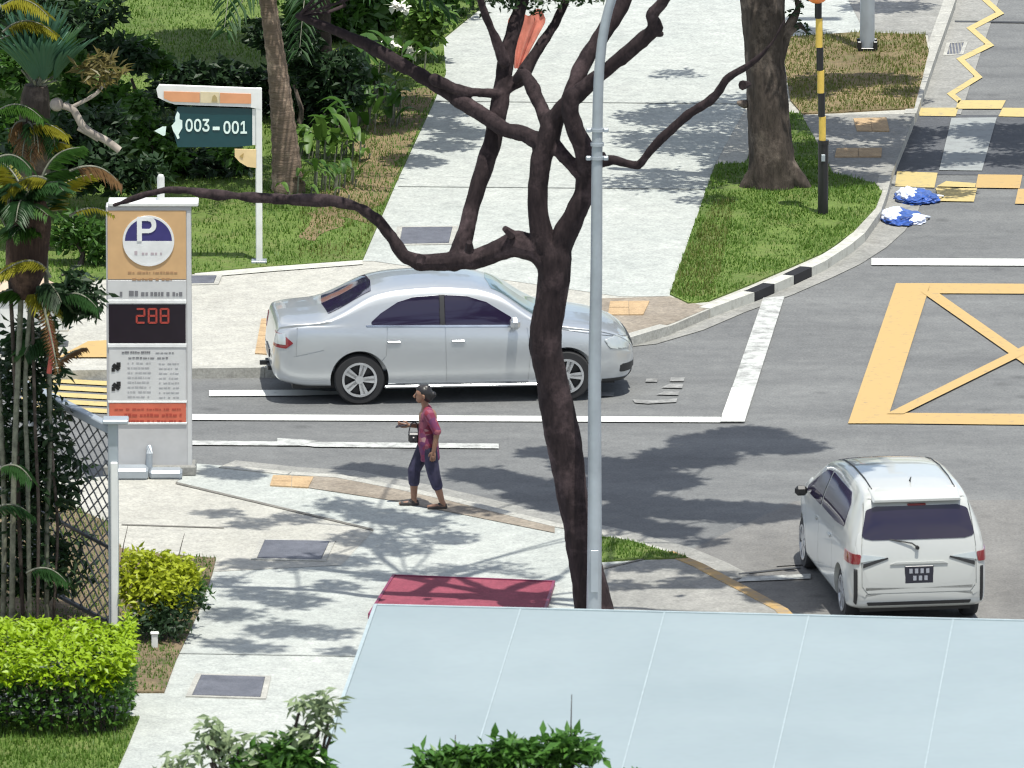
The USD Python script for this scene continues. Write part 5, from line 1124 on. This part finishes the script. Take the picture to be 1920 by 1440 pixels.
add_frond(c, PV(130, 320, yc - .1), D(0), -.1, .65, .9, LF_DRY, rr_, 18, .26, .035, label='dry reddish frond'); add_frond(c, PV(130, 405, yc - .1), D(-8), .1, .55, .8, LF_GOLD, rr_, 14, .12, .03, label='yellow frond touching the sign')
add_frond(c, PV(78, 560, yc - .4), D(-70), -1.3, .9, .2, LF_DRY, rr_, 20, .12, .03, label='dead hanging frond'); add_frond(c, PV(100, 690, yc - .2), D(10), .35, .45, .5, LF_DRY, rr_, 18, .14, .03)
for u, v_, az in ((20, 880, -40), (70, 1075, -20), (10, 300, -30), (0, 960, 10), (130, 560, -25)): add_frond(c, PV(u - 20, v_, yc - .25), D(az), .1, .55, 1.0, LF_PALM, rr_, 18, .24, .035)
part('fibrous_trunk', tubes(catmull([PV(46, 560, yc), PV(50, 480, yc), PV(54, 420, yc), PV(50, 372, yc)], .08), np.interp(np.linspace(0, 1, len(catmull([PV(46, 560, yc), PV(50, 480, yc), PV(54, 420, yc), PV(50, 372, yc)], .08))), [0, .3, .8, 1], [.10, .24, .27, .2]), 14), BARKF, c, smooth=60, world=True)
for k in range(5): add_frond(c, PV(rr_.uniform(70, 130), rr_.uniform(490, 560), yc - .1), rr_.uniform(-1.2, .5), rr_.uniform(-.4, .2), rr_.uniform(.35, .5), 1.3, LF_DARK, rr_, 26, .34, .05)
part('sheath', tubes(catmull([PV(92, 600, yc - .35), PV(98, 650, yc - .35), PV(92, 700, yc - .35)], .05), [.02] + [.03] * (len(catmull([PV(92, 600, yc - .35), PV(98, 650, yc - .35), PV(92, 700, yc - .35)], .05)) - 1), 8), plain('red_sheath', (.30, .05, .035), .5), c, smooth=60, world=True)
part('leaf_litter', leaf_cloud(clump(PV(150, 555, yc - .1), .32, 260, r, 1.0), .16, r), LF_DARK, c, world=True, kind='stuff')
part('basal_leaves', leaf_cloud(np.vstack([clump(PV(u, v_, yc + .5), .45, 380, r, 1.0) for u, v_ in ((20, 720), (60, 800), (10, 860), (40, 960), (90, 900), (20, 1060), (100, 1060), (60, 660))]), .17, r), LF_DARK, c, world=True, kind='stuff')

# clipped hedge, front left
hb = G(240, 1388, ZP); hw, hd, hh = 2.7, 2.3, .95
c = thing('clipped_hedge', 'clipped lime green hedge with flat top at the lower left', 'hedge', hb)
r = np.random.default_rng(77)
def hedge_pts(n, face, inset=(0, .1)):
    a, b_ = r.uniform(0, 1, n), r.uniform(0, 1, n); ins = r.uniform(*inset, n)
    if face == 'top': p = np.c_[-hw * a, hd * b_, hh - ins]
    elif face == 'front': p = np.c_[-hw * a, ins, hh * (.16 + .84 * b_)]
    elif face == 'right': p = np.c_[-ins, hd * a, hh * (.16 + .84 * b_)]
    # round the shoulders and the plan
    x, y, z = p.T; e = .75
    dx = np.maximum(0, x + e); dy = np.maximum(0, e - y); dz = np.maximum(0, z - (hh - .25))
    k = np.sqrt(dx ** 2 + dy ** 2); f = np.where(k > e, e / np.maximum(k, 1e-6), 1); x = np.where(x > -e, -e + dx * f, x); y = np.where(y < e, e - dy * f, y)
    z = z - .20 * np.clip((dx / e) ** 2 + (dy / e) ** 2, 0, 1.3) * (face == 'top') - .03
    z += .10 * (meshkit.fbm(np.c_[x * 2.2, y * 2.2, z * 0], 3, 4) - .5)
    return np.c_[x, y, z] + r.normal(size=(n, 3)) * .02
tops = hedge_pts(5600, 'top'); fr = np.vstack([hedge_pts(1700, 'front', (-.03, .12)), hedge_pts(1500, 'right', (-.03, .12))])
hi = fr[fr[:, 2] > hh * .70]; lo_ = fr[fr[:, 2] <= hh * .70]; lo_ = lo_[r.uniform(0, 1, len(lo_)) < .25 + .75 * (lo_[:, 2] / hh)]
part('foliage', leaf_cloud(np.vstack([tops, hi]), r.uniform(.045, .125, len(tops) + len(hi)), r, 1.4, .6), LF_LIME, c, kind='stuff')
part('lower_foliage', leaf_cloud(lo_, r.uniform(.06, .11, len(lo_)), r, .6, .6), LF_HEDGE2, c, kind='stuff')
core = rbox(hw - .3, hd - .3, hh - .3, (-hw / 2, hd / 2, hh / 2 - .02), .15); tw = []
for i in range(60):
    x, y = r.uniform(-hw, -.12), r.uniform(.12, hd - .1); tw.append(tubes([(x, y, 0), (x + r.normal() * .06, y + r.normal() * .06, hh * .5), (x + r.normal() * .12, y + r.normal() * .12, hh - .1)], [.014, .010, .005], 5))
part('twigs', cat_(tw), BARK2, c, kind='stuff')
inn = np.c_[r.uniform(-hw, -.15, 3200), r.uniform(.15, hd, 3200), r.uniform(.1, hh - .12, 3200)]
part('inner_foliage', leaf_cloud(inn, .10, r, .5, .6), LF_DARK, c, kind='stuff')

# yellow leaved shrub beyond it, with a green neighbour
b = up(300, 1192); bush('yellow_shrub', b, [(270, 1062, .28, 420, .3), (320, 1070, .3, 460, .3), (300, 1100, .3, 420, 0), (250, 1100, .25, 300, .1), (350, 1080, .2, 200, .3), (330, 1120, .25, 260, -.1), (270, 1140, .25, 160, -.1)], LF_YEL, 'yellow leaved shrub between the fence post and the footpath', size=(.07, .13), asp=.5)
bush('low_shrub', up(300, 1205), [(260, 1170, .22, 150, 0), (320, 1165, .25, 180, 0), (350, 1130, .22, 170, .2), (300, 1150, .3, 220, .2)], LF_DARK, 'dark twiggy growth under the yellow shrub', size=(.07, .12))
bush('low_shrub', up(368, 1135), [(355, 1100, .16, 150, 0), (372, 1110, .15, 130, 0), (365, 1125, .14, 90, -.1)], LF_MID, 'small dark green shrub at the path edge beside the yellow shrub', size=(.06, .1))
for u, v0, v1, lab in ((338, 1040, 1000, 'thin bare twig above the yellow shrub'), (232, 1030, 985, 'thin bare twig by the fence post')):
    b_ = up(u - 8, v0 + 40); c = thing('bare_twig', lab, 'twig', b_); part('stem', tubes([b_, PV(u, v0 - 10, b_[1]), PV(u + 8, v1, b_[1])], [.009, .006, .003], 6), BARK2, c, world=True)

# tree tops in the foreground
def fore_tree(base_y, blobs, label, mats, extra=()):
    u0 = np.mean([q[0] for q in blobs]); P0 = PV(u0, 1600, base_y); b_ = np.array([P0[0], base_y, 0.0]); c = thing('foreground_tree', label, 'tree', b_)
    rr2 = np.random.default_rng(int(u0))
    tips = [PV(q[0], q[1] + 20, base_y) for q in blobs]; low = np.array([b_[0], base_y, min(t_[2] for t_ in tips) - 1.1])
    part('trunk', tubes([b_, low], [.11, .07], 9), BARK2, c, smooth=60, world=True)
    for t_ in tips: part('limb', tubes(catmull([low, (low + t_) / 2 + rr2.normal(size=3) * .05, t_], .2), .018, 6), BARK2, c, world=True)
    for k, m_ in enumerate(mats):
        sel = [q for q in blobs if q[4] == k]
        if sel:
            p = np.vstack([clump(PV(q[0], q[1], base_y), q[2], q[3], rr2, .8) for q in sel])
            part('crown', leaf_cloud(p, rr2.uniform(.10, .2, len(p)), rr2, .7, .42), m_, c, world=True, kind='stuff')
    for (u, v0, v1) in extra: part('twig', tubes([PV(u - 2, v0, base_y), PV(u, v1, base_y)], [.008, .004], 5), BARK2, c, world=True)
    return c
FG = [(398, 1358, .13, 26, 0), (388, 1378, .12, 22, 0), (410, 1385, .12, 22, 0), (430, 1405, .16, 34, 0), (395, 1410, .2, 40, 0), (350, 1425, .2, 40, 0), (320, 1435, .16, 30, 0), (445, 1385, .1, 12, 0), (470, 1420, .14, 30, 0), (580, 1320, .15, 26, 0), (610, 1312, .14, 26, 0), (560, 1318, .1, 14, 0), (600, 1345, .14, 26, 0), (615, 1335, .12, 22, 0), (590, 1375, .16, 34, 0), (560, 1375, .14, 24, 0), (620, 1360, .1, 16, 0), (500, 1395, .14, 26, 0),
      (500, 1425, .2, 120, 1), (540, 1410, .22, 150, 1), (575, 1420, .22, 140, 1), (460, 1440, .2, 110, 1), (530, 1450, .3, 200, 1), (590, 1445, .2, 130, 1)]
fore_tree(-42.0, FG, 'foreground tree with sparse pale leaves in front of the near footpath', (LF_PALE, LF_GLOSS))
FG2 = [(800, 1428, .16, 90, 0), (835, 1420, .16, 100, 0), (870, 1425, .17, 100, 0), (905, 1422, .17, 100, 0), (940, 1412, .17, 110, 0), (960, 1400, .12, 60, 0), (985, 1420, .18, 110, 0), (1020, 1405, .16, 100, 0), (1050, 1398, .17, 100, 0), (1080, 1398, .17, 110, 0), (1100, 1420, .16, 90, 0), (850, 1450, .3, 240, 1), (950, 1455, .3, 240, 1), (1050, 1450, .3, 240, 1), (1185, 1446, .1, 20, 0)]
fore_tree(-42.5, FG2, 'foreground tree top with glossy leaves in front of the pale blue roof', (LF_GLOSS, LF_MID), ((1072, 1385, 1302), (854, 1425, 1378)))

# ================================================================== THE PERSON
pb = G(800, 951, ZP); PS = scale_at(pb[1])
c = thing('person', 'person in a red and purple patterned tunic and dark trousers walking left across the pavement', 'person', pb)
SKIN = plain('skin', (.23, .12, .075), .5, var=.05, vs=20)
HAIR = plain('hair', (.012, .010, .010), .4)
TUNIC = M('patterned_cloth', {'g': ('geometry', {}), 'v': ('voronoi_texture', {'scale': 16.0}), 'r': ('rgb_ramp', {'ramp': [(0, (.05, .012, .05)), (.35, (.20, .018, .035)), (.6, (.10, .02, .08)), (.85, (.26, .07, .09)), (1, (.36, .26, .24))]}),
          'x': ('separate_xyz', {}), 'mr': ('map_range', {'from_min': .75, 'from_max': 1.0, 'clamp': True}), 'm': ('mix', {'color1': (.07, .026, .095)}), 'mm': ('mix', {'fac': .6}), 'p': ('principled_bsdf', {'roughness': .8})},
          [('g.position', 'v.vector'), ('v.color', 'r.fac'), ('g.position', 'x.vector'), ('x.z', 'mr.value'), ('mr.result', 'm.fac'), ('r.color', 'm.color2'), ('m.color', 'mm.color1'), ('r.color', 'mm.color2'), ('mm.color', 'p.base_color')], 'p.BSDF')
NAVYC = plain('navy_cloth', (.03, .027, .06), .8, var=.2, vs=14); SHOE = plain('shoe', (.025, .02, .018), .6); BAGM = plain('black_leather', (.018, .017, .02), .4)
# joints: x is backwards (the person faces -x), y away from the camera, z up
hipn, hipf = (.02, -.085, .77), (.0, .085, .77)
kn, kf = (.085, -.10, .43), (-.15, .09, .44)
an, af = (.185, -.11, .095), (-.155, .10, .085)
neck, head = (-.01, 0, 1.235), (-.055, 0, 1.385)
shn, shf = (.03, -.165, 1.175), (.0, .165, 1.175)
eln, wrn = (.125, -.215, .95), (.085, -.215, .735)
elf, wrf = (-.03, .20, .955), (-.205, .10, .985)
J = lambda p, r_: (*p, r_)
limbs = [
    [J(hipn, .085), J(kn, .055), ((kn[0] * .45 + an[0] * .55), kn[1], (kn[2] * .45 + an[2] * .55), .048) , J(an, .034)],
    [J(hipf, .085), J(kf, .055), ((kf[0] * .45 + af[0] * .55), kf[1], (kf[2] * .45 + af[2] * .55), .048), J(af, .034)],
    [J(hipn, .095), J(hipf, .095)], [(.01, 0, .80, .11), (.015, 0, 1.0, .105), (.015, 0, 1.12, .11)],
    [J(hipn, .09), (.02, -.07, 1.1, .09)], [J(hipf, .09), (.02, .07, 1.1, .09)],
    [J(shn, .05), J(shf, .05)], [(.01, 0, 1.16, .07), J(neck, .045), (-.03, 0, 1.31, .045)],
    [J(shn, .05), J(eln, .037), J(wrn, .025)], [J(shf, .05), J(elf, .037), J(wrf, .025)],
    [(-.045, 0, 1.40, .088), (-.065, 0, 1.355, .062), (-.085, 0, 1.325, .042)],           # skull, jaw, chin
    [(-.135, 0, 1.385, .012), (-.150, 0, 1.365, .013), (-.140, 0, 1.352, .012)],           # nose
    [(-.035, -.088, 1.385, .016), (-.03, -.09, 1.36, .012)], [(-.035, .088, 1.385, .016), (-.03, .09, 1.36, .012)]]
def foot(a, heel):
    x, y, z = a
    return [[(x, y, z, .034), (x + .03, y, z - .05 + heel, .030), (x - .09, y - .005, z - .055, .026), (x - .165, y - .005, z - .062, .018)], [(x - .09, y + .025, z - .06, .02), (x - .15, y + .03, z - .064, .014)]]
limbs += foot(an, .0) + foot(af, .0)
def hand(w, d, s, curl):
    """Palm and five fingers leaving wrist w along d; s is the side the thumb leaves on."""
    w, d, s = (np.array(q, float) for q in (w, d, s)); d /= np.linalg.norm(d); s -= d * (s @ d); s /= np.linalg.norm(s); k = np.cross(d, s)
    out = [[(*(w), .022), (*(w + d * .035 + s * .014), .018), (*(w + d * .072 + s * .020), .013)], [(*(w), .02), (*(w + d * .035 - s * .014), .018), (*(w + d * .070 - s * .022), .013)], [(*(w + d * .07 + s * .02), .013), (*(w + d * .07 - s * .022), .013)]]
    for i, (o, L) in enumerate(((.026, .062), (.009, .070), (-.009, .066), (-.026, .052))):
        a = w + d * .075 + s * o; b_ = a + d * L * .45 + k * L * .1 * curl; e = b_ + d * L * .3 + k * L * .35 * curl; g = e + d * L * .1 + k * L * .3 * curl
        out.append([(*a, .0095), (*b_, .009), (*e, .0085), (*g, .0075)])
    a = w + d * .02 + s * .022; b_ = a + d * .025 + s * .022 + k * .008; out.append([(*a, .012), (*b_, .0105), (*(b_ + d * .028 + s * .004 + k * .012), .009)])
    return out
limbs += hand(wrn, (-.12, 0, -1), (-1, 0, 0), .8) + hand(wrf, (-1, -.1, .02), (0, -.3, 1), 1.0)
body = soften(hulls(limbs, 14), .012, 5)
bp_ = part('body', body, SKIN, c, smooth=60)
for s in (-1, 1):
    part('eye', T(trimesh.creation.uv_sphere(.010), (-.128, s * .032, 1.392)), SHOE, c, smooth=True)
part('mouth', rbox(.008, .04, .008, (-.124, 0, 1.333), .003), plain('lips', (.2, .07, .06), .5), c)
hairm = soften(hulls([[(-.03, 0, 1.415, .092), (-.01, 0, 1.40, .088), (.015, 0, 1.36, .07)], [(-.07, 0, 1.45, .055), (.0, 0, 1.45, .06)], [(.03, 0, 1.375, .055), (.075, 0, 1.385, .042)]], 16), .016, 4)
face_cut = m3.Manifold.cube([.3, .3, .155], True).translate([-.215, 0, 1.355])
part('hair', to_m3(hairm) - face_cut, HAIR, c, smooth=60)
tun = hulls([[(.0, -.085, .60, .062), (.015, -.075, .80, .118), (.015, -.06, 1.0, .108), (.015, -.09, 1.13, .085)], [(-.02, .085, .60, .062), (.0, .075, .80, .118), (.015, .06, 1.0, .108), (.015, .09, 1.13, .085)], [(.11, -.05, .62, .05), (.05, -.03, .85, .09)], [(-.01, -.085, .60, .06), (-.02, .085, .60, .06)], [(.11, -.05, .62, .05), (.06, .06, .62, .05), (-.02, .085, .60, .05)],
             [J(shn, .064), J(shf, .064)], [J(shn, .064), (eln[0], eln[1], eln[2] + .03, .054)], [J(shf, .064), (elf[0], elf[1], elf[2] + .03, .054)], [(.012, 0, 1.15, .075), (-.0, 0, 1.215, .055)]], 14)
tun = to_m3(soften(tun, .018, 4)) - m3.Manifold.cube([1, 1, .2], True).translate([0, 0, .485])
part('tunic', tun, TUNIC, c, smooth=60)
def lerp(a, b_, t): return tuple(np.array(a) * (1 - t) + np.array(b_) * t)
tro = hulls([[J(hipn, .10), J(kn, .078), J(lerp(kn, an, .42), .068)], [J(hipf, .10), J(kf, .078), J(lerp(kf, af, .42), .068)], [J(hipn, .10), J(hipf, .10)]], 14)
part('trousers', soften(tro, .018, 4), NAVYC, c, smooth=60)
for a in (an, af):
    x, y, z = a
    part('shoe', soften(hulls([[(x + .035, y, .026, .032), (x - .06, y, .024, .036), (x - .15, y - .002, .018, .028)], [(x + .03, y, .05, .03), (x - .03, y, .05, .03)]], 12) - m3.Manifold.cube([1, 1, .4], True).translate([x, y, -.2 + .001]), .014, 2), SHOE, c, smooth=50)
# what the person carries
hbp = pb + np.array([-.155, .02, .84])
c2 = thing('handbag', 'small black handbag hanging from the forearm of the walking person', 'handbag', hbp)
part('bag', rbox(.13, .08, .12, (0, 0, .01), .025), BAGM, c2); part('flap', rbox(.135, .085, .05, (0, 0, .05), .02), BAGM, c2)
part('strap', tubes(catmull([(-.06, 0, .07), (-.03, .05, .17), (.03, .08, .175), (.06, 0, .07)], .02), .008, 6), BAGM, c2); part('clasp', rbox(.02, .01, .02, (0, -.05, .02), .003), CHROME, c2)
php = pb + np.array([-.30, .09, .985])
c3 = thing('phone', 'dark flat phone held forward in the hand of the walking person', 'phone', php)
part('case', R(rbox(.15, .075, .012, (0, 0, 0), .004), .25, [0, -1, 0]), BAGM, c3); part('screen', R(rbox(.13, .065, .003, (0, 0, .0075), .001), .25, [0, -1, 0]), GLASS, c3)
